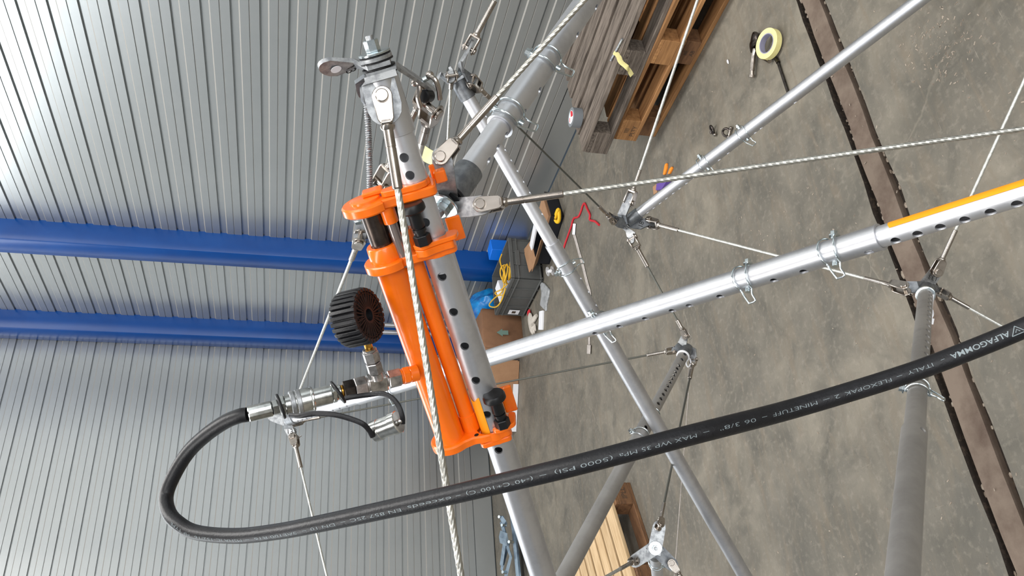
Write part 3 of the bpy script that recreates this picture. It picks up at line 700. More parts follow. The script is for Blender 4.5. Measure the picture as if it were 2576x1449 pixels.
# node D plates, forks and thick cables
bD = -dD
part('rubber_washer', G().lathe(fr(nodeD, bD), [(.0005, .0195), (.003, .0195)], 32), 'rubber', sD)
part('rubber_washer', G().lathe(fr(nodeD, bD), [(.0085, .0195), (.010, .0195)], 32), 'rubber', sD)
nutstack(sD, nodeD + bD * .0195, bD, .0115, washer=.0215, wt=.0035, bolt=.012, h=.012)
pK3, pK2 = C(1112, 397, 1.115), C(1213, 517, 1.135)
a3 = nodeD + bD * .0058
ww = bD.cross(Z(-.2, -.95, -.25)).normalized()
w3 = Z(.96, .12, .1).normalized() * px(27, 1.13)
tab(sD, [(a3 + Z(.1, .8, .4) * .014, ww * .017), (C(1128, 486, 1.15), w3 * .9), (C(1122, 470, 1.135), w3), (C(1116, 430, 1.12), w3), (C(1112, 399, 1.117), w3 * .95)], .006)
w2 = Z(.12, .95, -.12).normalized() * px(26, 1.13)
a2 = nodeD + bD * .013
tab(sD, [(a2 + Z(-.8, -.2, .3) * .016, bD.cross(Z(1, .1, 0)).normalized() * .018), (C(1128, 500, 1.165), bD.cross(Z(1, .1, 0)).normalized() * -.018 if bD.cross(Z(1, .1, 0)).dot(w2) < 0 else bD.cross(Z(1, .1, 0)).normalized() * .018), (C(1150, 522, 1.155), w2), (C(1180, 521, 1.14), w2), (C(1213, 517, 1.137), w2 * .95)], .006)
tab(sD, [(nodeD + bD * .0035 + Z(.6, .4, 0) * .01, ww * .017), (C(1118, 470, 1.2), ww * .018), (C(1100, 482, 1.22), ww * .017)], .005, 'galv_dark')
cable('thick cable rising along the leaning strut to the upper edge', dict(pin=pK3, z=Z(-.15, .05, -1), w=px(42, 1.115), L=px(140, 1.12), rs=px(10, 1.12), rd=Z(.7, .7, .2), gap=.3, neck=1.35), C(1502, -35, 1.1), .0037, .45, 24)
cable('thick cable crossing to the right edge above the longest strut', dict(pin=pK2, z=Z(.05, -.1, -1), w=px(41, 1.135), L=px(140, 1.14), rs=px(9.5, 1.13), rd=Z(.3, -.9, .2), gap=.36, neck=1.4), C(2640, 315, 1.02), .0036, .45, 24)

# node E
wE = lambda u, v_, t: C(u, v_, t)
bE = -dE; rE = px(15, 2.74) * 1.0
for k in range(3): part('washer', G().lathe(fr(nodeE + bE * (.001 + k * .006), bE), [(0, .020), (.0042, .020)], 28), 'galv', sE)
perpE = bE.cross(Z(0, 0, -1)).normalized()
tab(sE, [(C(1572, 562, 2.74), Z(.5, .1, -.85) * .018), (C(1565, 540, 2.72), Z(.7, .2, -.7) * .017), (C(1577, 512, 2.71), Z(.8, .3, -.5) * .014), (C(1584, 495, 2.71), Z(.8, .3, -.5) * .012)], .006, 'galv_dark')
tab(sE, [(C(1576, 566, 2.74), Z(.2, -.6, -.75) * .018), (C(1560, 560, 2.73), Z(.4, -.8, -.4) * .018), (C(1540, 550, 2.72), Z(.45, -.7, -.4) * .013)], .006, 'galv_dark',
    writing=('25', fr(C(1549, 553, 2.70), Z(.1, -.2, -1), Z(.5, -.6, 0)), .022))
tab(sE, [(C(1582, 566, 2.76), Z(0, .5, -.8) * .018), (C(1608, 565, 2.74), Z(.2, .9, -.4) * .018), (C(1630, 558, 2.73), Z(.1, .9, -.4) * .014), (C(1642, 561, 2.73), Z(.1, .9, -.4) * .013)], .006, 'galv_dark',
    writing=('18', fr(C(1613, 563, 2.70), Z(0, -.2, -1), Z(.3, -.9, 0)), .022))
tab(sE, [(C(1572, 572, 2.76), Z(.8, .2, -.5) * .016), (C(1586, 584, 2.75), Z(.9, .1, -.4) * .016), (C(1588, 604, 2.74), Z(.8, 0, -.6) * .012)], .006, 'galv')
kE = px(19, 2.72)
cable('light cable rising from the middle strut node past the wooden pallets', dict(pin=C(1583, 508, 2.71), z=Z(.7, .35, -.6), w=kE * 1.1, L=px(48, 2.7), rs=px(5, 2.7), rd=Z(.9, .3, 0)), C(1768, -40, 2.55), .0048)
kF = px(26, 2.05)
cable('cable between the middle strut node and the floor rail node', dict(pin=C(1634, 560, 2.73), z=Z(.15, -.6, -.8), w=kE * 1.1, L=px(62, 2.7), rs=px(5, 2.7), rd=Z(-.3, -.9, 0)), dict(pin=C(2276, 726, 2.06), z=Z(.1, -.25, -1), w=kF, L=px(66, 2.05), rs=px(5.5, 2.05), rd=Z(.9, .3, 0)), .0040)
cable('shaded cable between the middle strut node and the far low node', dict(pin=C(1590, 600, 2.74), z=Z(.9, -.2, -.4), w=kE, L=px(50, 2.74), rs=px(5.5, 2.74), rd=Z(.8, .5, 0)), dict(pin=C(1726, 846, 2.66), z=Z(-.5, .4, -.75), w=px(14, 2.66), L=px(22, 2.66), rs=px(5, 2.66), ring=True), .0032, m='rope_shaded')

# node F
bF = -dF
part('end_ring', G().lathe(fr(nodeF - bF * .052, bF), [(0, RI + .003), (.001, RI + .0055), (.008, RI + .0055), (.009, RI + .003)], 32), 'zinc', sF)
tab(sF, [(C(2318, 728, 2.08), Z(.85, .5, 0) * .018), (C(2334, 712, 2.1), Z(.85, .5, -.1) * .017), (C(2356, 682, 2.11), Z(.85, .5, -.1) * .016)], .006, 'galv',
    writing=('133', fr(C(2346, 699, 2.09), Z(0, 0, -1), Z(-.92, -.32, 0)), .017))
tab(sF, [(C(2330, 722, 2.08), Z(.1, .8, -.5) * .017), (C(2310, 724, 2.07), Z(.15, .9, -.3) * .017), (C(2275, 721, 2.08), Z(.1, .9, -.2) * .014)], .006, 'galv_dark')
tab(sF, [(C(2330, 724, 2.09), Z(-.3, .3, -.9) * .017), (C(2350, 722, 2.09), Z(-.3, .5, -.8) * .016), (C(2368, 738, 2.09), Z(-.5, .5, -.7) * .012)], .006, 'galv_dark')
part('cable_tie', G().tube(smooth([C(2348, 742, 2.02), C(2344, 776, 1.99), C(2346, 782, 1.99), C(2347, 792, 1.98), C(2342, 803, 1.98)], 5), .0022, 6).box(fr(C(2343, 808, 1.98), Z(0, 0, -1), Z(1, .2, 0)), (-.005, -.007, -.002), (.005, .007, .002)), 'white', sF)
cable('cable from the floor rail node up to the right edge', dict(pin=C(2356, 683, 2.08), z=Z(0, 0, -1), w=px(26, 2.08), L=px(74, 2.08), rs=px(6, 2.08), rd=Z(.6, .8, 0), gap=.3, neck=1.25), C(2610, 130, 1.95), .0042)
cable('cable from the floor rail node passing under the black hose', dict(pin=C(2366, 735, 2.08), z=Z(-.6, .6, -.4), w=px(17, 2.08), L=px(46, 2.08), rs=px(5.5, 2.08), rd=Z(-.6, .8, 0)), C(2640, 887, 2.0), .0033)

# node G
bG = -dG
part('end_ring', G().lathe(fr(nodeG - bG * .05, bG), [(0, RI + .001), (.001, RI + .004), (.006, RI + .004), (.007, RI + .002)], 32), 'white', sG)
tab(sG, [(nodeG, Z(.3, .5, -.8) * .017), (C(1716, 868, 2.66), Z(.6, .5, -.6) * .017), (C(1722, 848, 2.67), Z(.7, .4, -.5) * .012)], .005, 'galv')
tab(sG, [(nodeG, Z(.2, .8, -.5) * .017), (C(1708, 874, 2.66), Z(.2, .9, -.4) * .015), (C(1696, 880, 2.66), Z(.1, .9, -.3) * .010)], .005, 'galv_dark')
tab(sG, [(nodeG, Z(.5, -.4, -.7) * .017), (C(1742, 882, 2.66), Z(.6, -.4, -.6) * .015), (C(1745, 902, 2.66), Z(.9, -.1, -.3) * .011)], .005, 'galv')
cable('thin shaded cable from the far low node to behind the jack', dict(pin=C(1695, 881, 2.66), z=Z(.15, .7, -.7), w=px(14, 2.66), L=px(44, 2.66), rs=px(4, 2.66), ring=False), dict(pin=C(742, 1062, 2.82), z=Z(0, .5, -.8), w=px(16, 2.8), L=px(40, 2.8), rs=px(4, 2.8), ring=False), .0030, m='rope_shaded')
cable('shaded cable between the far low node and the three-armed plate', dict(pin=C(1745, 904, 2.66), z=Z(.85, 0, -.5), w=px(14, 2.66), L=px(46, 2.66), rs=px(5, 2.66)), dict(pin=C(1659, 1323, 2.18), z=Z(0, -.1, -1), w=px(19, 2.18), L=px(46, 2.18), rs=px(4.5, 2.18), ring=False, neck=1.2), .0032, m='rope_shaded')
t = thing('cord', 'thin pale cord tied to the far low node, hanging to the lower edge', 'cord', C(1733, 915, 2.64))
part('loop', G().tube(smooth([C(1733, 900, 2.64), C(1726, 912, 2.64), C(1731, 923, 2.64), C(1738, 913, 2.64)], 6, True), .0022, 6, True), 'white', t)
part('cord_line', G().tube([C(1732, 923, 2.64), C(1731, 1000, 2.62), C(1694, 1480, 2.3)], .0012, 6), 'strap', t)

# three-armed node H
fH = Z(-.02, -.18, -1).normalized(); hp = C(1647, 1378, 2.185)
ar = lambda u, v_: C(u, v_, 2.19)
for k, (u, v_, m) in enumerate(((1658, 1326, 'galv'), (1598, 1411, 'galv'), (1690, 1420, 'galv_dark'))):
    e = C(u, v_, 2.192 - .004 * k); d = (e - hp).normalized(); wd = d.cross(fH).normalized() * px(17, 2.19)
    tab(sH, [(hp - d * .016 + fH * .004 * (1 - k), wd), (hp + d * .02 + fH * .004 * (1 - k), wd), (e, wd * .95)], .005, m)
nutstack(sH, hp + fH * .008, fH, .0092, washer=.0178, bolt=.006, h=.006)
cable('cable from the three-armed plate to the lower edge over the pale pallet', dict(pin=C(1596, 1411, 2.175), z=fH, w=px(21, 2.17), L=px(70, 2.15), rs=px(5, 2.15), ring=False, neck=1.2, gap=.3), C(1470, 1482, 1.9), .0042)
cable('cable from the three-armed plate towards the lower right', dict(pin=C(1690, 1418, 2.17), z=fH, w=px(21, 2.17), L=px(60, 2.15), rs=px(5, 2.15), ring=False, neck=1.3, gap=.3), C(1790, 1560, 2.1), .0035)

# node B plates
tab(sB, [(nodeB - dB * .002, Z(.2, .8, -.4) * .018), (C(712, 1058, 2.86), Z(.15, .9, -.3) * .018), (C(682, 1050, 2.86), Z(.15, .9, -.3) * .014)], .006, 'galv')
tab(sB, [(nodeB - dB * .006, Z(.9, .2, -.2) * .018), (C(727, 1078, 2.84), Z(.92, -.1, -.2) * .018), (C(738, 1100, 2.83), Z(.92, -.2, -.2) * .016)], .006, 'galv',
    writing=('133', fr(C(735, 1085, 2.80), Z(0, 0, -1), Z(1, -.12, 0)), .024))
tab(sB, [(nodeB - dB * .004, Z(.5, -.2, -.8) * .018), (C(735, 1035, 2.84), Z(.6, -.2, -.7) * .016), (C(742, 1012, 2.8), Z(.6, -.2, -.7) * .013)], .006, 'galv')
cable('cable from the left node straight down to the lower edge', dict(pin=C(739, 1101, 2.82), z=Z(.1, .1, -1), w=px(22, 2.82), L=px(58, 2.8), rs=px(5, 2.8), rd=Z(.8, -.5, 0), gap=.3, neck=1.2), C(832, 1490, 2.5), .0036)

# ================================================================== HYDRAULIC JACK
jk = thing('hydraulic_jack', 'orange hydraulic jack clamped between two telescoping tubes', 'jack', OJ)
def jc(x, y, z0, z1, r, n=32): return G().cyl(Jp(x, y, z0), Jp(x, y, z1), r, n=n)
XC = .067
part('cylinder_body', G().lathe(J @ ID((XC, 0, 0)), [(-.012, .0222), (-.006, .0208), (.274, .0206)], 48), 'orange', jk)
part('piston_rod', G().lathe(J @ ID((XC, 0, 0)), [(.25, .0148), (.356, .0148)], 40), 'rod_steel', jk)
ring = G().lathe(J @ ID((XC, 0, 0)), [(.284, .0225), (.2855, .0228), (.3035, .0218), (.305, .0208), (.305, .0152), (.284, .0152)], 44, False)
part('gland_ring', ring, 'orange', jk)
def rp_open(pts, r=.009, n=4):
    q = rpoly(pts, r, n); return q[n + 1:-(n + 1)]
lobe = lambda R_, w_, xe, ye: arc(XC, 0, R_, -128, 128, 24) + rp_open([(.055, w_), (.038, w_), (.020, w_), (.008, ye), (xe, ye), (xe, -ye), (.008, -ye), (.020, -w_), (.038, -w_), (.055, -w_)])
bore = arc(0, 0, RI + .0014, 0, 345, 23); bore2 = arc(0, 0, RO + .0016, 0, 345, 23)
part('flange_plate', G().prism(J, lobe(.0318, .019, -.026, .0215), .2720, .2845, .0015, [bore2]), 'orange', jk)
part('top_plate', G().prism(J, lobe(.0345, .021, -.0235, .0225), .354, .3672, .0022, [bore]), 'orange', jk)
part('retainer_disc', G().lathe(J @ ID((XC + .002, 0, 0)), [(.367, .0205), (.370, .0200), (.371, .018)], 36), 'orange', jk)
part('retainer_block', G().box(J, (.044, -.018, .371), (.071, .004, .377), .0015), 'orange', jk)
part('top_latch', G().prism(J, rpoly([(.046, .014), (.046, -.002), (.012, -.004), (.012, -.016), (-.006, -.024), (-.016, -.02), (-.016, .0), (-.014, .018), (.0, .023), (.02, .021)], .005), .3675, .3753, .001, [bore]), 'orange', jk)
part('stop_block', G().box(J, (-.0395, -.026, .358), (-.024, -.010, .374), .0015), 'orange', jk, label='orange stop block at the end of the top plate')
part('stop_fin', G().box(J, (-.027, -.034, .360), (-.020, -.028, .380), .001), 'orange', jk)
part('guide_boss', jc(.045, .010, .333, .354, .0098), 'orange', jk)
part('guide_rod', G().cyl(Jp(.045, .010, .27), Jp(.045, .010, .334), .0068, n=24), 'clear_rod', jk)
part('guide_rod', G().cyl(Jp(.036, -.012, .262), Jp(.036, -.012, .354), .0075, n=24), 'steel_dark', jk)
part('guide_boss', jc(.034, -.012, .275, .312, .0098), 'orange', jk)
part('return_tube', G().lathe(J @ ID((.034, -.008, 0)), [(-.011, .0132), (.016, .0130), (.0162, .0118), (.06, .0115), (.273, .0112)], 32), 'orange', jk)
# jaw on the flange: thick block, thin latch, upright tab, index plunger
part('jaw_block', G().prism(J, rpoly([(.026, .010), (.027, .026), (.014, .0335), (.003, .0285), (-.010, .0265), (-.024, .0265), (-.027, .006), (-.016, .004), (-.0165, .0145), (0, .0215), (.0165, .0135), (.0165, .008)], .004), .2805, .2915, .0014), 'orange', jk)
part('latch_plate', G().prism(J, rpoly([(.026, .012), (.028, .024), (.016, .0345), (.003, .0305), (-.010, .0285), (-.030, .0275), (-.034, .008), (-.024, .002), (-.0168, .0055), (-.0165, .0142), (0, .021), (.0165, .0135)], .005), .2918, .2980, .001), 'orange', jk)
part('upright_tab', G().box(J, (-.040, -.026, .272), (-.020, -.020, .306), .0012), 'orange', jk)
def plunger(x, y, z):
    m = J @ ID((x, y, z)); g = G()
    p = part('index_plunger', G().lathe(m, [(0, .0108), (.0010, .0114), (.0125, .0114), (.0135, .0105)], 6).lathe(m, [(.0135, .0072), (.0185, .0072), (.0186, .0088), (.0225, .0088), (.0226, .0068), (.024, .0068)], 20), 'plastic_black', jk, sharp=25)
    part('pull_knob', G().lathe(m, [(.024, .0082), (.026, .0092), (.041, .0086), (.044, .0095), (.0455, .0150), (.0475, .0166), (.0535, .0164), (.0565, .0148), (.0570, .013), (.0562, .006)], 30), 'plastic_black', p, sharp=30)
plunger(.0125, .0275, .298)
# lower jaw
low = arc(XC, 0, .0300, -122, 122, 24) + rp_open([(.052, .024), (.043, .0225), (.033, .0200), (.020, .0245), (-.022, .0235), (-.022, -.024), (.022, -.024), (.034, -.021), (.043, -.0225), (.052, -.024)])
slot = arc(.002, 0, RO + .0045, 0, 345, 23)
part('bottom_plate', G().prism(J, low, -.0235, -.010, .0022, [slot]), 'orange', jk)
part('bottom_lip', G().prism(J, rpoly([(.024, -.02), (-.020, -.022), (-.020, .0225), (.022, .0235), (.027, .018)], .006), -.0325, -.024, .0014, [bore2]), 'orange', jk)
part('plate_hole', jc(.028, .0155, -.0102, -.0097, .0034, 20), 'hole_black', jk)
part('lower_latch', G().prism(J, rpoly([(.004, .0225), (.0, .031), (-.012, .033), (-.031, .026), (-.035, -.004), (-.0235, -.006), (-.0232, .012), (-.012, .0200)], .006), -.0085, -.0015, .0012), 'orange', jk)
part('upright_tab', G().box(J, (-.0395, -.012, -.003), (-.0215, -.005, .0405), .0015), 'orange', jk)
plunger(-.0135, .0265, -.0015)
# port fitting, tee, gauge
fP = ln(1036, 941, 1.145, 622, 1043, 1.07)
P0, P1 = fP(0), fP(1); dP = (P1 - P0).normalized()
def pt(u): return fP((1036 - u) / 414.)
def hexs(name, u0, u1, rpx, m, n=6, ch=.001, ins=None):
    a, b = pt(u0), pt(u1); L_ = (b - a).length; r = px(rpx, 1.12)
    return part(name, G().lathe(fr(a, dP, cdir(.2, -.3, -1)), [(0, r * .9), (ch, r), (L_ - ch, r), (L_, r * .9)], n), m, jk, sharp=25 if n == 6 else 35)
hexs('port_boss', 1052, 1030, 21, 'orange', 24); hexs('port_nut', 1031, 1013, 23, 'orange', 6); hexs('port_collar', 1014, 1007, 20, 'orange', 24)
hexs('hex_nut', 1008, 976, 24, 'coupler_grey'); hexs('fitting_neck', 977, 968, 17, 'coupler_grey', 24)
tee_c = pt(949); s_ = px(24, 1.125)
part('tee_block', G().box(fr(tee_c, dP, cdir(.25, .4, -1)), (-s_ * .85, -s_ * .85, -s_), (s_ * .85, s_ * .85, s_), .0015), 'coupler_grey', jk)
hexs('fitting_neck', 928, 921, 20, 'coupler_grey', 24); hexs('hex_nut', 922, 893, 26, 'coupler_grey'); hexs('hex_nut', 892, 864, 25, 'steel_dark'); hexs('brass_ring', 864, 857, 16, 'brass', 24)
hexs('male_coupling', 858, 846, 19, 'coupler', 24); hexs('coupling_hex', 846, 834, 25, 'coupler'); hexs('coupling_body', 834, 788, 23.5, 'coupler', 32)
# gauge branch
g0, g1 = C(949, 948, 1.115), C(926, 868, 1.10); dg_ = (g1 - g0).normalized()
def gp(u): return g0 + (g1 - g0) * u
def ghex(name, a, b, rpx, m, n=6):
    p, q = gp(a), gp(b); L_ = (q - p).length; r = px(rpx, 1.11)
    part(name, G().lathe(fr(p, q - p, cdir(.5, .2, -1)), [(0, r * .9), (.001, r), (L_ - .001, r), (L_, r * .9)], n), m, jk, sharp=25 if n == 6 else 35)
ghex('gauge_neck', -.1, .12, 15, 'coupler_grey', 20); ghex('gauge_nut', .12, .45, 20, 'coupler_grey'); ghex('gauge_nut', .48, .80, 21, 'coupler_grey'); ghex('gauge_collar', .80, .88, 18, 'coupler_grey', 24); ghex('brass_stem', .88, 1.25, 10.5, 'brass', 20)
gn = cdir(.905, -.20, -.375).normalized(); gc = C(929, 792, 1.085)
fg = fr(gc, gn, cdir(.22, .97, 0)); RG = px(71, 1.09); DG = .036
gauge = part('pressure_gauge', G().lathe(fg, [(-DG, RG * .80), (-DG, RG * .88), (-.001, RG * .88), (0, RG * .84), (-.004, RG * .84), (-.004, RG * .30), (0, RG * .30), (0, RG * .22), (-.006, RG * .22)], 48), 'rubber', jk, label='black rubber pressure gauge boot with ribbed rim')
gg = G(); NR = 30
for i in range(NR):
    a = 2 * PI * i / NR; f2 = fg @ M.Rotation(a, 4, 'Z')
    gg.prism(f2 @ M.Rotation(PI / 2, 4, 'X'), [(RG * .86, .0005), (RG * .97, .0005), (RG * 1.02, -.004), (RG * 1.02, -.034), (RG * .98, -.0375), (RG * .86, -.0375)], -.0025, .0025, .0006)
props(part('rim_ribs', gg, 'rubber', gauge), kind='stuff')
gg = G()
for i in range(NR):
    a = 2 * PI * (i + .5) / NR; f2 = fg @ M.Rotation(a, 4, 'Z'); gg.box(f2, (RG * .29, -.0009, -.004), (RG * (.92 if i % 2 else .97), .0009, -.0002))
for r in (.58,):
    for k in range(7):
        a = 2 * PI * k / 7; c_ = fg @ V((RG * r * math.cos(a), RG * r * math.sin(a), -.002)); gg.tube([c_ + (fg.to_3x3() @ V((math.cos(b), math.sin(b), 0))) * RG * .22 for b in [2 * PI * j / 18 for j in range(18)]], .0012, 6, True)
gg.ring(fg, RG * .78, RG * .81, -.004, -.0002, 40)
props(part('back_ribs', gg, 'rubber_brown', gauge), kind='stuff')

# ================================================================== HOSE AND DUST CAPS
hp_ = [(622, 1043, 1.07), (600, 1047, 1.07), (565, 1062, 1.08), (518.8, 1094, 1.10), (475, 1136, 1.12), (440.6, 1190, 1.13), (419, 1243, 1.13), (423, 1284, 1.11), (446, 1314, 1.09), (495, 1339.5, 1.07), (593.5, 1348, 1.03), (700, 1337, .98), (807, 1316.8, .93), (1020.5, 1271, .855), (1234, 1222, .80), (1447, 1171, .765), (1731, 1096, .765), (2000, 1026.5, .80), (2277, 941.6, .80), (2440, 881, .79), (2576, 825, .775), (2700, 768, .76)]
HR = .0095
hose = thing('hydraulic_hose', 'long black hydraulic hose looping at left with white printed lettering', 'hose', C(622, 1043, 1.07))
# smooth in image space so that the curve is even
hpts = smooth([C(*p) for p in hp_], 14)
part('hose_body', G().tube(hpts, HR, 28), 'rubber', hose, sharp=80)
part('crimp_ferrule', G().lathe(fr(pt(624), (pt(684) - pt(624)), None), [(0, px(18.5, 1.07)), (.0012, px(20.5, 1.07)), ((pt(684) - pt(624)).length - .001, px(20.5, 1.07)), ((pt(684) - pt(624)).length, px(18, 1.07))], 16), 'coupler', hose, sharp=15)
fe = lambda name, u0, u1, rp, m, n=28, ch=.0008: part(name, G().lathe(fr(pt(u0), dP * -1, cdir(.2, -.3, -1)), [(0, px(rp, 1.09) * .94), (ch, px(rp, 1.09)), ((pt(u1) - pt(u0)).length - ch, px(rp, 1.09)), ((pt(u1) - pt(u0)).length, px(rp, 1.09) * .94)], n), m, hose, sharp=25)
fe('seal_gap', 683, 687, 17, 'rubber'); fe('hose_nut', 686, 703, 20, 'coupler', 6); fe('rear_hex', 704, 717, 27, 'coupler', 6); fe('sleeve_rear', 717, 732, 25.5, 'coupler')
fe('knurled_ring', 731, 743, 32, 'galv'); fe('sleeve_gap', 742, 747, 29.5, 'coupler'); fe('knurled_ring', 746, 758, 32.5, 'galv'); fe('sleeve_front', 757, 783, 31, 'coupler'); fe('sleeve_lip', 782, 789, 32, 'coupler')
# knurl lines
# printed lettering follows the hose
cum = [0.]
for a, b in zip(hpts[:-1], hpts[1:]): cum.append(cum[-1] + (b - a).length)
campos = V((0, 0, EYE))
def proj_u(p):
    q = RW.T @ np.array(p - campos); return q[0] / q[2] * FPX + CX
us = [proj_u(p) for p in hpts]; imin = us.index(min(us))
def s_at(u):
    for i in range(imin, len(us) - 1):
        if us[i] <= u <= us[i + 1]: return cum[i] + (cum[i + 1] - cum[i]) * (u - us[i]) / (us[i + 1] - us[i])
def at_s(s):
    i = max(0, min(len(cum) - 2, int(np.searchsorted(cum, s)) - 1)); k = (s - cum[i]) / (cum[i + 1] - cum[i])
    p = hpts[i].lerp(hpts[i + 1], k); T = (hpts[min(i + 2, len(hpts) - 1)] - hpts[max(0, i - 1)]).normalized(); return p, T
def hose_text(g, txt, u0, u1, hgt, a0):
    """text from u0 (start, right) to u1 (end, left), letters upside down in the picture; a0 = angle round the hose away from the lens"""
    vs, fs = text_mesh(txt, 1.0, off=.012 if 'ALFA' in txt else -.014); xs_ = [v[0] for v in vs]; x0, x1 = min(xs_), max(xs_); S0, S1 = s_at(u0), s_at(u1); out = []
    for x, y, z in vs:
        s = S0 + (S1 - S0) * (x - x0) / (x1 - x0); p, T = at_s(s)
        view = (campos - p); view = (view - T * view.dot(T)).normalized(); side = T.cross(view)      # side: towards the picture's lower edge or upper
        if side.dot(cdir(0, 1, 0)) < 0: side = -side
        a = a0 + (.36 - y) * -hgt / HR * 1.0
        out.append(p + (view * math.cos(a) + side * math.sin(a)) * (HR + .00025))
    g.add(out, fs)
LET = [('ALFAGOMMA', 2538, 2388, .0070, -.05), ('-', 2372, 2362, .0050, -.05), ('ITALY', 2340, 2276, .0050, .0), ('-', 2262, 2248, .0050, .05), ('FLEXOPAK', 2234, 2117, .0050, .08), ('2', 2104, 2091, .0050, .1), ('-', 2078, 2062, .0050, .1),
       ('MINETUFF', 2046, 1930, .0050, .1), ('-', 1915, 1902, .0050, .12), ('06 3/8"', 1886, 1798, .0050, .12), ('-', 1772, 1758, .0050, .15), ('MAX WP 35 MPa', 1742, 1556, .0050, .18), ('(5000 PSI)', 1540, 1402, .0050, .2), ('-', 1382, 1366, .0050, .22),
       ('(-40°C+100°C)', 1350, 1186, .0050, .25), ('-', 1172, 1160, .0050, .28), ('exceeds', 1148, 1040, .0050, .3), ('EN 857 2SC', 1022, 896, .0050, .38), ('-', 884, 872, .0050, .4), ('DN 10', 856, 796, .0050, .45), ('-', 786, 775, .0050, .5),
       ('SAE100 R16', 760, 655, .0050, .55), ('-', 642, 632, .0050, .6), ('MSHA IC-152/16', 622, 505, .0050, .62), ('MF TYPE', 492, 446, .0050, .62)]
g = G()
for L_ in LET: hose_text(g, *L_)
# emblem: a triangle with a smaller one inside
S = s_at(2556)
p, T = at_s(S); vw = (campos - p); vw = (vw - T * vw.dot(T)).normalized(); sd = T.cross(vw); sd = sd if sd.dot(cdir(0, 1, 0)) > 0 else -sd
def hq(ds, ds2):
    p, T = at_s(S + ds); a = -.05 + ds2 / HR; return p + (vw * math.cos(a) + sd * math.sin(a)) * (HR + .0003)
tri = [(-.006, .0035), (.006, .0035), (.0, -.0045)]
for k in range(3):
    a, b = tri[k], tri[(k + 1) % 3]; g.tube([hq(*a), hq((a[0] + b[0]) / 2, (a[1] + b[1]) / 2), hq(*b)], .0004, 5)
g.tube([hq(-.002, .0015), hq(.0, -.001), hq(.002, .0015)], .0004, 5)
part('printed_lettering', g, 'print', hose, recalc=False, label='white printed lettering and emblem')
# dust caps hung on black straps
cap = thing('dust_cap', 'shiny metal dust caps hanging on black rubber straps', 'cap', C(972, 1072, 1.05))
c0_, c1_ = C(940, 1086, 1.055), C(1000, 1062, 1.045)
part('cap_body', G().lathe(fr(c0_, c1_ - c0_), [(0, px(25, 1.05)), (.001, px(27.5, 1.05)), (.010, px(27.5, 1.05)), (.0105, px(26.5, 1.05)), ((c1_ - c0_).length - .008, px(26.5, 1.05)), ((c1_ - c0_).length - .0078, px(25, 1.05))], 36), 'coupler', cap)
part('cap_rim', G().lathe(fr(c1_, c1_ - c0_), [(-.0078, px(29, 1.05)), (.001, px(29, 1.05)), (.002, px(27, 1.05))], 36), 'coupler', cap)
part('rivet', G().ball(c1_ + (c1_ - c0_) * .12, px(7, 1.05), 10).ball(c0_ - (c1_ - c0_) * .06, px(7, 1.05), 10), 'coupler_grey', cap)
ru = cdir(0, .1, -1)
def loopring(u, rp):
    p = pt(u); f2 = fr(p, dP, cdir(0, 0, -1)); r = px(rp, 1.1); return [f2 @ V((r * math.cos(a), r * math.sin(a), .002 * math.sin(a))) for a in [2 * PI * i / 28 for i in range(28)]]
part('strap_loop', G().tube(loopring(706, 29), .0021, 8, True), 'rubber', cap)
part('strap_loop', G().tube([q + cdir(-1, .1, 0) * .004 * math.sin(i / 28 * 2 * PI) for i, q in enumerate(loopring(850, 27))], .0021, 8, True), 'rubber', cap)
part('strap', G().tube(smooth([C(728, 1045, 1.055), C(755, 1046, 1.04), C(795, 1040, 1.035), C(840, 1043, 1.03), C(880, 1053, 1.03), C(912, 1066, 1.03), C(928, 1082, 1.035), C(938, 1100, 1.04)], 8), .0034, 8, flat=.35, up=cdir(0, 0, -1)), 'rubber', cap)
part('strap', G().tube(smooth([C(868, 1002, 1.05), C(890, 998, 1.05), C(930, 993, 1.055), C(960, 990, 1.05), C(985, 1000, 1.045), C(1003, 1022, 1.04), C(1012, 1048, 1.04), C(1013, 1066, 1.045)], 8), .0032, 8, flat=.4, up=cdir(0, 0, -1)), 'rubber', cap)

# ================================================================== PALLETS
def board(name, x0, x1, y0, y1, z0, z1, m, parent, rot, org, jit=0.):
    cx_, cy_, cz_ = (x0 + x1) / 2, (y0 + y1) / 2, (z0 + z1) / 2; hx, hy, hz = (x1 - x0) / 2, (y1 - y0) / 2, (z1 - z0) / 2
    long_x = hx >= hy
    a, b = (hx, hy) if long_x else (hy, hx)
    g = G().box(ID(), (-a, -b, -hz), (a, b, hz), .0025)
    for v_ in g.v: v_ += V((random.uniform(-1, 1) * jit, random.uniform(-1, 1) * jit * .5, 0))
    me = mesh(name, g, m, sharp=20)
    o = piece(name, me, parent, (cx_, cy_, cz_), 0 if long_x else PI / 2); return o
def pallet(label, org, rot, mats, group='pallets stacked by the ribbed wall', wear=.0, top=5, boards=None):
    """EUR pallet, 1.2 x 0.8 x 0.144, x along the boards from org"""
    t = thing('wooden_pallet', label, 'pallet', org, group); t.rotation_euler = (0, 0, rot)
    md, mb_, mr_ = mats
    ys = boards or [(0, .145), (.1635, .2635), (.3275, .4725), (.5365, .6365), (.655, .8)]
    for a, b in ys: board('deck_board', random.uniform(-1, 1) * wear, 1.2, a, b, .122, .144, md, t, rot, org, wear * .3)
    for x in (0, .5275, 1.055): board('cross_board', x, x + .145, 0, .8, .100, .122, mr_, t, rot, org)
    for x in (0, .5275, 1.055):
        for a, b in ((0, .1), (.3275, .4725), (.7, .8)): board('block', x, x + .145, a, b, .022, .100, mb_, t, rot, org)
    for a, b in ((0, .1), (.3275, .4725), (.7, .8)): board('runner', 0, 1.2, a, b, 0, .022, mr_, t, rot, org)
    return t
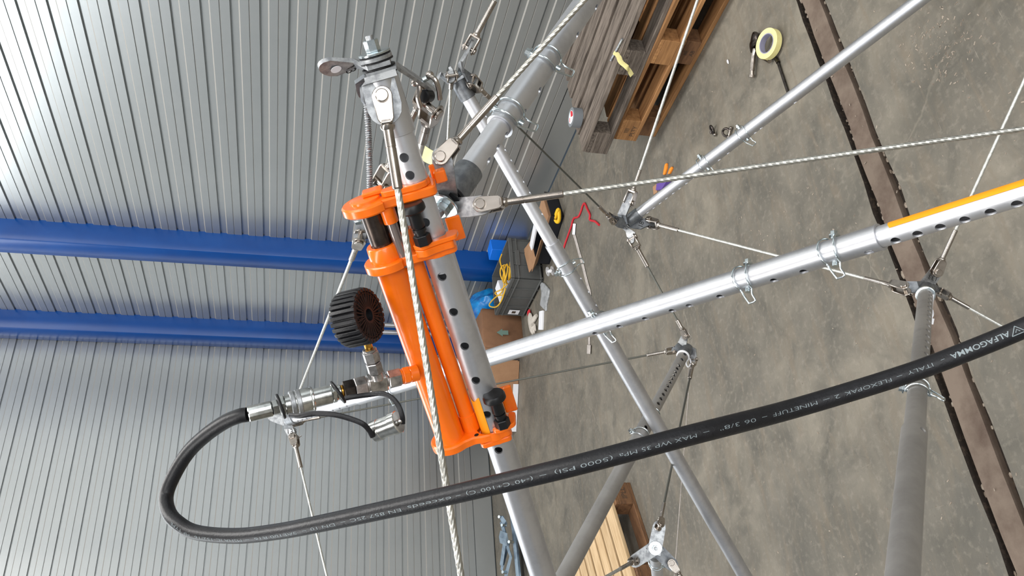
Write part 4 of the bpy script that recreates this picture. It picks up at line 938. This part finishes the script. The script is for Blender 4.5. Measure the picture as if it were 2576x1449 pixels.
# x axis of each pallet runs along +y of the hall, its y towards the wall
pe = F(1648, 345)
p1 = pallet('orange brown pallet at the bottom of the stack by the ribbed wall', (pe.x, pe.y, 0), PI / 2 + .03, ('wood_orange', 'wood_brown', 'wood_orange'))
p2 = pallet('orange brown pallet in the middle of the stack by the ribbed wall', (-2.948, -3.178, .144), PI / 2 + .06, ('wood_orange', 'wood_orange', 'wood_orange'))
p3 = pallet('weathered grey pallet on top of the stack by the ribbed wall', (-2.908, -3.262, .288), PI / 2 + .115, ('wood_grey', 'wood_grey', 'wood_grey'), wear=.012, boards=[(0, .118), (.150, .262), (.298, .408), (.444, .556), (.594, .690), (.72, .80)])
def stamp(pal, blk_x, blk_z, lines, size, name='stamp'):
    R_ = M.Translation(pal.location) @ M.Rotation(pal.rotation_euler.z, 4, 'Z')
    f2 = R_ @ M.Translation(V((blk_x, -.0007, blk_z))) @ M.Rotation(PI / 2, 4, 'X')
    g = G(); L_ = V(pal.location); WLOC[pal] = L_
    for k, s_ in enumerate(lines): flat_text(g, s_, size, f2 @ M.Translation((0, .5 * (len(lines) - 1) * size * 1.1 - k * size * 1.1, 0)))
    gm = [v_.copy() for v_ in g.v]; Ri = M.Translation(L_) @ M.Rotation(-pal.rotation_euler.z, 4, 'Z') @ M.Translation(-L_)
    g.v = [Ri @ v_ for v_ in gm]
    part('stamp', g, 'stamp', pal, recalc=False)
stamp(p2, .072, .062, ['IIII', 'PLTY'], .034); stamp(p1, .60, .062, ['#E', 'AB'], .03); stamp(p3, 1.127, .062, ['01-97'], .04)
pc = F(1598, 1232)
o_ = F(1585, 1213)
dirp = (F(1640, 1380) - o_); ang = math.atan2(dirp.y, dirp.x)
dirp = dirp.normalized()
p4 = pallet('pale new pallet lying alone near the lower edge', (o_.x + dirp.x * 1.2, o_.y + dirp.y * 1.2, 0), ang + PI, ('wood_pale', 'wood_brown', 'wood_brown'), group='pallets lying by themselves', boards=[(.022, .125), (.150, .240), (.262, .352), (.374, .464), (.486, .576), (.598, .69), (.71, .80)])
stamp(p4, 1.127, .062, ['IPLL'], .045)

# things on the grey pallet
tp = F(1458, 287, .432)
t = thing('duct_tape_roll', 'grey duct tape roll with red and white label on the grey pallet', 'tape', (tp.x + .03, tp.y, .433))
f2 = ID((tp.x + .03, tp.y, .433)); part('tape_winding', G().ring(f2, .036, .054, 0, .052, 40), 'grey_tape', t)
part('label_disc', G().lathe(f2, [(.046, .036), (.053, .0365)], 36), 'white', t)
part('label_print', G().prism(f2, [(0, 0)] + arc(0, 0, .034, 60, 170, 12), .0532, .0536).prism(f2, [(-.01, -.02), (.012, -.03), (.016, -.022), (-.006, -.012)], .0532, .0536), 'red', t)
bz_ = .4385
a_, b_ = F(1537, 152, bz_), F(1566, 98, bz_)
t = thing('steel_pin', 'short steel pin with a strip of masking tape on the grey pallet edge', 'pin', a_)
part('pin_shaft', G().cyl(a_, b_, .0065, n=14), 'galv', t)
tz = [F(1549, 133, .447), F(1556, 142, .44), F(1562, 156, .436), F(1576, 168, .42), F(1583, 178, .40), F(1590, 190, .38)]
part('tape_tail', G().tube(smooth(tz, 6), .013, 8, flat=.08, up=cdir(0, -.3, -1)), 'cream', t); part('tape_wrap', G().cyl(a_.lerp(b_, .30), a_.lerp(b_, .44), .0078, n=14), 'cream', t)
t = thing('masking_tape_strip', 'loose strip of masking tape hanging behind the leaning strut', 'tape', C(1070, 385, 1.3))
part('strip', G().tube(smooth([C(1052, 376, 1.32), C(1066, 385, 1.31), C(1080, 394, 1.3), C(1096, 400, 1.28)], 6), .0105, 8, flat=.06, up=cdir(.2, .2, -1)), 'cream', t)
# dark bags inside the bottom pallet
t = thing('black_bag', 'black bag pushed into the bottom pallet', 'bag', (pe.x - .1, pe.y + .35, .03))
g = G()
for k in range(5): g.ball((pe.x - .16 - .03 * random.random(), pe.y + .19 + k * .065, .060), .042, 10, (1.3, 1.1, .8))
part('bag_body', g, 'dark_navy', t)

# ================================================================== CORNER CLUTTER
# grey crate
cr0, cr1 = F(1369.5, 702.8), F(1321, 798.4)
t = thing('storage_crate', 'open grey plastic crate filled with yellow cord by the blue column', 'crate', (-3.6, -5.68, 0))
X0, X1, Y0, Y1, ZH = -3.80, -3.425, -5.975, -5.385, .262
wt = .006; ins = .018
def crate_wall(name, fm, Lx, H_):
    g = G().box(fm, (0, 0, 0), (Lx, wt, H_))
    for z, h_ in ((H_ - .028, .028), (H_ - .068, .012), (.012, .012)): g.box(fm, (0, -.010, z), (Lx, 0, z + h_), .002)
    n = max(3, int(Lx / .14))
    for i in range(n + 1):
        x = .012 + (Lx - .024) * i / n; g.box(fm, (x - .004, -.008, 0), (x + .004, 0, H_ - .03))
    part(name, g, 'crate', t)
crate_wall('side_wall', M(((0, -1, 0, X1), (1, 0, 0, Y0), (0, 0, 1, 0.005), (0, 0, 0, 1))), Y1 - Y0, ZH)
crate_wall('end_wall', M(((-1, 0, 0, X1), (0, -1, 0, Y1), (0, 0, 1, 0.005), (0, 0, 0, 1))), X1 - X0, ZH)
crate_wall('side_wall', M(((0, 1, 0, X0), (-1, 0, 0, Y1), (0, 0, 1, 0.005), (0, 0, 0, 1))), Y1 - Y0, ZH)
crate_wall('end_wall', M(((1, 0, 0, X0), (0, 1, 0, Y0), (0, 0, 1, 0.005), (0, 0, 0, 1))), X1 - X0, ZH)
part('crate_floor', G().box(ID(), (X0, Y0, .002), (X1, Y1, .012)), 'crate', t)
part('hand_grip', G().box(ID(), (X1 - .26, Y1 - .002, .185), (X1 - .12, Y1 + .014, .222), .003), 'crate', t)
part('label_sticker', G().box(ID(), (X1 + .010, Y0 + .035, .075), (X1 + .0115, Y0 + .105, .165)), 'white', t)
part('label_mark', G().box(ID(), (X1 + .0115, Y0 + .052, .105), (X1 + .0120, Y0 + .088, .138)), 'stamp', t)
t = thing('yellow_cord_coil', 'tangled yellow cord coiled inside the grey crate', 'cord', (-3.58, -5.5, .15))
random.seed(11)
for k in range(7):
    c_ = V((-3.57 + random.uniform(-.03, .03), -5.56 + random.uniform(-.04, .04), .195 + k * .012)); r = random.uniform(.055, .085); tx, ty = random.uniform(-.5, .5), random.uniform(-.5, .5)
    ptsr = [c_ + V((r * math.cos(a) * 1.1, r * math.sin(a), r * (tx * math.cos(a) + ty * math.sin(a)))) for a in [2 * PI * i / 16 for i in range(16)]]
    part('cord_turn', G().tube(smooth(ptsr, 3, True), .0055, 6, True), 'yellow_cord', t)
part('cord_end', G().tube(smooth([F(1262, 640, .30), F(1258, 655, .29), F(1262, 672, .28), F(1268, 690, .27), F(1268, 715, .27), F(1262, 735, .28), F(1242, 752, .30), F(1231, 766, .31), F(1236, 772, .30), F(1250, 771, .29), F(1262, 755, .28), F(1272, 725, .27)], 8), .0055, 6), 'yellow_cord', t)
part('cord_end', G().tube(smooth([F(1275, 715, .28), F(1262, 728, .29), F(1246, 736, .30), F(1252, 743, .29), F(1266, 742, .28)], 8), .0055, 6), 'yellow_cord', t)
solo('paper_box', G().box(fr((-3.60, -5.86, .02), (.1, .05, 1), (1, .25, 0)), (-.085, -.05, 0), (.085, .05, .235), .002), 'white', 'white paper box standing inside the grey crate under the cord', 'box', (-3.57, -5.82, .02))
# blue box behind the crate
solo('blue_box', G().box(fr((-3.915, -5.72, 0), (0, 0, 1), (1, .25, 0)), (-.07, -.075, 0), (.06, .05, .335), .004), 'blue_box', 'bright blue plastic box behind the grey crate', 'box', (-3.915, -5.72, 0))
# blue bag
def blob(c, rx, ry, rz, seed, n=22, m=14, amp=.25):
    r2 = np.random.default_rng(seed); ph = r2.uniform(0, 6.28, 12); g = G(); vs = []; fs = []
    for i in range(m + 1):
        th = PI * i / m
        for j in range(n):
            a = 2 * PI * j / n; k = 1 + amp * (math.sin(3 * a + ph[0] + 2 * th) * .4 + math.sin(5 * a - 3 * th + ph[1]) * .35 + math.sin(8 * a + 5 * th + ph[2]) * .25) * math.sin(th)
            vs.append(V(c) + V((rx * k * math.sin(th) * math.cos(a), ry * k * math.sin(th) * math.sin(a), max(-V(c).z + .003, rz * k * -math.cos(th)))))
    for i in range(m):
        for j in range(n): fs.append((i * n + j, i * n + (j + 1) % n, (i + 1) * n + (j + 1) % n, (i + 1) * n + j))
    return g.add(vs, fs)
solo('plastic_bag', blob((-3.78, -6.52, .17), .16, .28, .20, 3), 'blue_bag', 'crumpled blue plastic bag between the crate and the corner column', 'bag', (-3.78, -6.52, 0), sharp=60)
# brown paper bag and cartons
def bag():
    t = thing('paper_bag', 'large brown paper sack with teal print beside the grey crate', 'bag', (-3.33, -6.25, 0))
    base = [(-3.15, -6.09), (-3.20, -6.26), (-3.60, -6.40), (-3.56, -6.09)]; vs = []; n = 6; zz = [0, .06, .16, .27, .335, .35]
    bul = [.86, 1.02, 1.05, 1.0, .97, .9]; cx_ = sum(p[0] for p in base) / 4; cy_ = sum(p[1] for p in base) / 4; out = rpoly(base, .06, 5); k = len(out)
    for z, b in zip(zz, bul): vs += [V((cx_ + (p[0] - cx_) * b + .012 * math.sin(9 * i + z * 30), cy_ + (p[1] - cy_) * b, z)) for i, p in enumerate(out)]
    g = G().add(vs, [(l * k + i, l * k + (i + 1) % k, (l + 1) * k + (i + 1) % k, (l + 1) * k + i) for l in range(len(zz) - 1) for i in range(k)] + [tuple((len(zz) - 1) * k + i for i in range(k))])
    part('sack_body', g, 'paper_bag', t, sharp=50)
    part('sack_fold', G().box(fr((-3.15, -6.26, .17), (1, .35, .1), (0, 1, 0)), (-.15, -.004, .012), (.12, .004, .020)), 'paper_bag', t)
    f3 = fr((-3.30, -6.08, .19), (.06, 1, .05), (0, 0, 1))
    part('printed_mark', G().prism(f3 @ ID((0, 0, .020)), [(-.05, -.02), (.0, -.02), (.0, -.035), (.05, 0), (.0, .035), (.0, .02), (-.05, .02)], 0, .002), 'teal', t)
bag()
cA_, cB_ = F(1308, 908), F(1300, 1077)
dd_ = (cB_ - cA_).normalized(); back = V((dd_.y, -dd_.x, 0)); back = back if back.x < 0 else -back
t = thing('tall_carton', 'tall tan cardboard carton in the corner behind the jack foot', 'carton', cA_)
fmc = M(((dd_.x, back.x, 0, cA_.x), (dd_.y, back.y, 0, cA_.y), (0, 0, 1, 0), (0, 0, 0, 1)))
Lc = (cB_ - cA_).length + .03
part('carton_box', G().box(fmc, (0, 0, .003), (Lc, .34, .70), .002), 'card', t)
part('carton_flap', G().box(fmc, (-.004, -.006, .02), (.006, .02, .70)), 'card', t); part('white_edge', G().box(fmc, (.20, -.006, .004), (Lc, -.001, .05)), 'white', t)
# black carton with tan inside
t = thing('black_carton', 'open black carton with tan inside, yellow handle beside it', 'carton', (-3.62, -5.05, 0))
fb = fr((-3.46, -5.21, 0), (0, 0, 1), (-.30, .955, 0))
Lb, Wb, Hb = .47, .30, .10
for nm, lo, hi in (('carton_wall', (0, 0, 0), (Lb, .005, Hb)), ('carton_wall', (0, -.005 + .005, 0), (.005, Wb, Hb)), ('carton_wall', (Lb - .005, 0, 0), (Lb, Wb, Hb)), ('carton_wall', (0, Wb - .005, 0), (Lb, Wb, Hb)), ('carton_base', (0, 0, .002), (Lb, Wb, .008))):
    part(nm, G().box(fb, lo, hi), 'dark_navy', t)
part('carton_flap', G().box(fb @ ID((0, 0, Hb)) @ M.Rotation(-.5, 4, 'X'), (.01, -.13, 0), (Lb - .16, 0, .004)), 'card', t); part('carton_flap', G().box(fb @ ID((0, 0, Hb)) @ M.Rotation(.35, 4, 'Y'), (-.11, .01, 0), (0, Wb - .01, .004)), 'card', t)
part('carton_flap', G().box(fb @ ID((Lb * .55, .02, .012)), (0, 0, 0), (Lb * .40, Wb - .04, .10)), 'card', t)
solo('white_label_strip', G().box(fr((-3.70, -5.17, .112), (.1, -.05, 1), (-.28, 1, 0)), (-.13, -.04, 0), (.12, .03, .012)), 'white', 'long white card lying across the black carton', 'card', (-3.70, -5.17, .112))
yh = [F(u, v_, z) for u, v_, z in ((1397, 548, .06), (1403, 529, .06), (1406, 530, .05), (1407, 548, .04), (1404, 558, .04), (1399, 556, .05))]
solo('tool_handle', G().tube(smooth(yh, 5, True), .014, 10, True), 'yellow', 'yellow loop handle of a tool beside the black carton', 'tool', yh[0])
# spool, bag, glove, paper strips
sp = F(1384, 682, .04)
t = thing('wire_spool', 'small white plastic spool on the floor by the crate foot', 'spool', sp)
fs_ = fr(sp, cdir(.9, -.15, -.4), cdir(0, 1, 0)); part('hub', G().cyl(fs_ @ V((0, 0, -.02)), fs_ @ V((0, 0, .02)), .014), 'white', t)
for z in (-.020, .018):
    g = G().ring(fs_, .030, .037, z, z + .003, 24)
    for k in range(6): g.box(fs_ @ M.Rotation(k * PI / 3, 4, 'Z'), (0, -.003, z), (.032, .003, z + .003))
    part('spool_rim', g, 'white', t)
def flat_poly(name, pix, z0, z1, m, label, cat, r=.008, uv=True):
    P = [F(u, v_) for u, v_ in pix]; g = G().prism(ID(), rpoly([(p.x, p.y) for p in P], r, 3), z0, z1, min(.003, (z1 - z0) * .3)); return solo(name, g, m, label, cat, (P[0].x, P[0].y, 0))
flat_poly('zip_bag', [(1361, 708), (1371, 712), (1385, 728), (1383, 745), (1378, 765), (1377, 784), (1362, 768), (1366, 740)], 0, .014, 'zip_bag', 'clear zip bag of small parts on the floor in front of the crate', 'bag', .02)
t = thing('work_glove', 'off white knitted work glove with red cuff on the floor', 'glove', F(1335, 810))
def gl(u, v_, z=.016): return F(u, v_, z)
part('palm', G().tube([gl(1331, 792), gl(1333, 800), gl(1336, 812), gl(1340, 820)], [.026, .05, .058, .05], 12, flat=.3, up=(0, 0, 1)), 'glove', t)
for a, b, r in (((1341, 806), (1350, 794), .026), ((1334, 820), (1337, 836), .018), ((1338, 822), (1340, 841), .018), ((1342, 822), (1344, 838), .017), ((1345, 818), (1347, 832), .015)):
    part('finger', G().tube([gl(*a), gl((a[0] + b[0]) / 2, (a[1] + b[1]) / 2), gl(*b)], [r, r * 1.05, r * .7], 10, flat=.6, up=(0, 0, 1)), 'glove', t)
part('cuff', G().tube([gl(1330, 784), gl(1331, 790)], .034, 12, flat=.35, up=(0, 0, 1)), 'red', t)
flat_poly('paper_strip', [(1362, 783), (1370, 781), (1368, 830), (1360, 830)], 0, .02, 'white', 'white paper strip on the floor right of the glove', 'paper', .004)
# webbing strap with buckle
t = thing('webbing_strap', 'long grey webbing strap lying across the concrete', 'strap', F(1445, 565))
sp_ = [(1444, 562), (1443, 585), (1447, 600), (1456, 633), (1467, 672), (1473, 697), (1479, 720), (1484, 738), (1485, 760), (1483, 800), (1482, 850), (1482, 876)]
part('webbing', G().tube(smooth([F(u, v_, .004) for u, v_ in sp_], 6), .019, 8, flat=.12, up=(0, 0, 1)), 'strap', t)
part('padded_end', G().tube([F(1445, 563, .007), F(1443, 590, .007)], .030, 8, flat=.2, up=(0, 0, 1)), 'white', t)
part('buckle', G().tube([F(1482, 868, .01), F(1481, 890, .01)], .030, 8, flat=.3, up=(0, 0, 1)), 'strap', t)
rc = [(1414, 640), (1420, 618), (1428, 595), (1437, 570), (1443, 550), (1455, 545), (1462, 530), (1466, 517), (1471, 512), (1478, 527), (1484, 540), (1484, 553), (1497, 557), (1507, 566)]
solo('red_cord', G().tube(smooth([F(u, v_, .007) for u, v_ in rc], 6), .0075, 8), 'red', 'red cord lying crooked on the concrete beside the webbing strap', 'cord', F(1420, 618))
# purple and orange scrap
t = thing('cloth_pouch', 'purple pouch with orange straps half hidden by a strut', 'pouch', F(1675, 460))
def pl(pix, z0, z1, m, nm): P = [F(u, v_) for u, v_ in pix]; part(nm, G().prism(ID(), rpoly([(p.x, p.y) for p in P], .006, 3), z0, z1, .002), m, t)
pl([(1662, 480), (1666, 452), (1688, 446), (1690, 456), (1676, 478)], 0, .03, 'purple', 'pouch_body'); pl([(1672, 440), (1677, 414), (1681, 410), (1681, 424), (1676, 440)], 0, .012, 'orange_cloth', 'pouch_strap')
pl([(1684, 438), (1689, 424), (1694, 419), (1695, 424), (1688, 438)], 0, .012, 'orange_cloth', 'pouch_strap'); pl([(1658, 465), (1663, 458), (1667, 462), (1663, 470)], 0, .016, 'orange_cloth', 'pouch_strap')
flat_poly('cardboard_scrap', [(1643, 470), (1652, 463), (1654, 484), (1645, 490)], 0, .003, 'card', 'small tan cardboard scrap beside the purple pouch', 'cardboard', .002)
# locking pliers, masking tape, rod
t = thing('locking_pliers', 'dark locking pliers lying under the masking tape roll', 'pliers', F(1900, 130))
k_ = lambda u, v_, z=.02: F(u, v_, z)
part('jaw', G().tube(smooth([k_(1904, 84), k_(1900, 95), k_(1898, 112), k_(1900, 122)], 4), [.020] + [.026] * 6 + [.030] * 6 , 10, flat=.6, up=(0, 0, 1)), 'steel_dark', t)
part('jaw', G().tube(smooth([k_(1913, 88), k_(1914, 100), k_(1911, 112), k_(1905, 122)], 4), .016, 10, flat=.7, up=(0, 0, 1)), 'steel_dark', t)
part('handle', G().tube(smooth([k_(1900, 122), k_(1896, 140), k_(1894, 160), k_(1892, 178)], 4), .011, 10, up=(0, 0, 1)), 'stainless', t)
part('adjusting_screw', G().tube([k_(1892, 178), k_(1892, 190)], .009, 10).tube([k_(1892, 188), k_(1891, 195)], .013, 10), 'stainless', t)
part('handle', G().tube(smooth([k_(1904, 122), k_(1911, 135), k_(1918, 143), k_(1928, 149), k_(1936, 154)], 4), .010, 10, up=(0, 0, 1)), 'stainless', t)
mp_ = F(1940, 112, .022)
t = thing('masking_tape_roll', 'pale yellow masking tape roll lying on the bare concrete', 'tape', mp_)
f2 = fr(mp_, (.10, .16, 1), (1, 0, 0)); part('tape_winding', G().ring(f2, .0425, .0635, 0, .026, 44), 'cream', t); part('core', G().ring(f2, .0385, .0425, -.0005, .0265, 40), 'tape_core', t)
a_, b_ = F(1953, 152, .007), F(1985, 240, .007)
t = thing('steel_rod', 'thin dark steel rod with bent tip beside the masking tape', 'rod', a_)
part('shaft', G().cyl(F(1957, 156, .007), b_, .0062, n=12), 'steel_dark', t); part('tip', G().tube([F(1949, 145, .008), F(1954, 150, .008), F(1958, 158, .008)], .0085, 10), 'steel_dark', t)
def floor_shackle(u, v_, label, rot):
    c_ = F(u, v_, .02); t = thing('small_shackle', label, 'shackle', (c_.x, c_.y, 0), 'small shackles on the floor')
    f2 = ID(c_) @ M.Rotation(rot, 4, 'Z') @ M.Rotation(.5, 4, 'X')
    part('bow', G().tube([f2 @ V((.017 * math.cos(a), .02 * math.sin(a), 0)) for a in [math.radians(-60 + 300 * i / 16) for i in range(17)]], .0058, 8), 'steel_dark', t)
    part('shackle_pin', G().cyl(f2 @ V((-.02, -.018, 0)), f2 @ V((.024, -.018, 0)), .005).ball(f2 @ V((.024, -.018, 0)), .009, 10).ball(f2 @ V((-.018, -.018, 0)), .0085, 10), 'stainless', t)
floor_shackle(1791, 327, 'small steel shackle lying in the open, farther from the strut', .6); floor_shackle(1827, 333, 'small steel shackle lying right against the strut', 2.2)
for u, v_, r, lab in ((1556, 157, .012, None),): pass
solo('paper_scrap', G().ball(F(1831, 155, .006), .009, 8, (1.6, .6, .5)), 'white', 'white paper scrap on bare concrete left of the locking pliers', 'scrap', F(1831, 155))
# bright pipes standing in the corner
for k, (v_, lab) in enumerate(((819, 'bright steel pipe standing in the corner, upper of two beside the jack'), (837, 'bright steel pipe standing in the corner, lower of two beside the jack'))):
    r = RW @ np.array([1000 - CX, v_ - CY, FPX]); q = r * (-7.02 / r[1]); x_ = q[0]
    solo('steel_pipe', G().ring(ID((x_, -7.02, 0)), .017, .022, 0.002, 1.30, 24), 'alu', lab, 'pipe', (x_, -7.02, 0), 'steel pipes standing in the corner')
# folded galvanised brackets by the back wall
t = thing('folded_metal_stand', 'folded blue grey steel stand lying along the back wall', 'stand', F(1285, 1370))
zs = .10
def q_(u, v_, z): return F(u, v_, z)
def bar(name, pts_, wd, th): part(name, G().tube([q_(*p) for p in pts_], wd, 4, flat=th, up=(0, 0, 1)), 'metal_blue', t, sharp=20)
bar('leg_channel', [(1284, 1278, .10), (1292, 1340, .09), (1303, 1460, .08)], .045, .3); bar('leg_channel', [(1262, 1315, .16), (1272, 1350, .15), (1262, 1420, .14)], .04, .4)
bar('leg_channel', [(1268, 1350, .14), (1285, 1400, .12), (1272, 1449, .12)], .04, .3); bar('hinge_plate', [(1258, 1350, .18), (1276, 1358, .16)], .05, .2); bar('hinge_plate', [(1262, 1305, .18), (1272, 1318, .16)], .03, .5)
bar('leg_channel', [(1280, 1365, .10), (1262, 1432, .13)], .03, .4); bar('leg_channel', [(1290, 1290, .04), (1308, 1460, .03)], .05, .3)
for u, v_ in ((1262, 1321), (1264, 1439), (1255, 1300), (1280, 1363)): part('bolt', G().cyl(q_(u, v_, .2), q_(u + 10, v_ + 1, .16), .012, n=10), 'zinc', t)
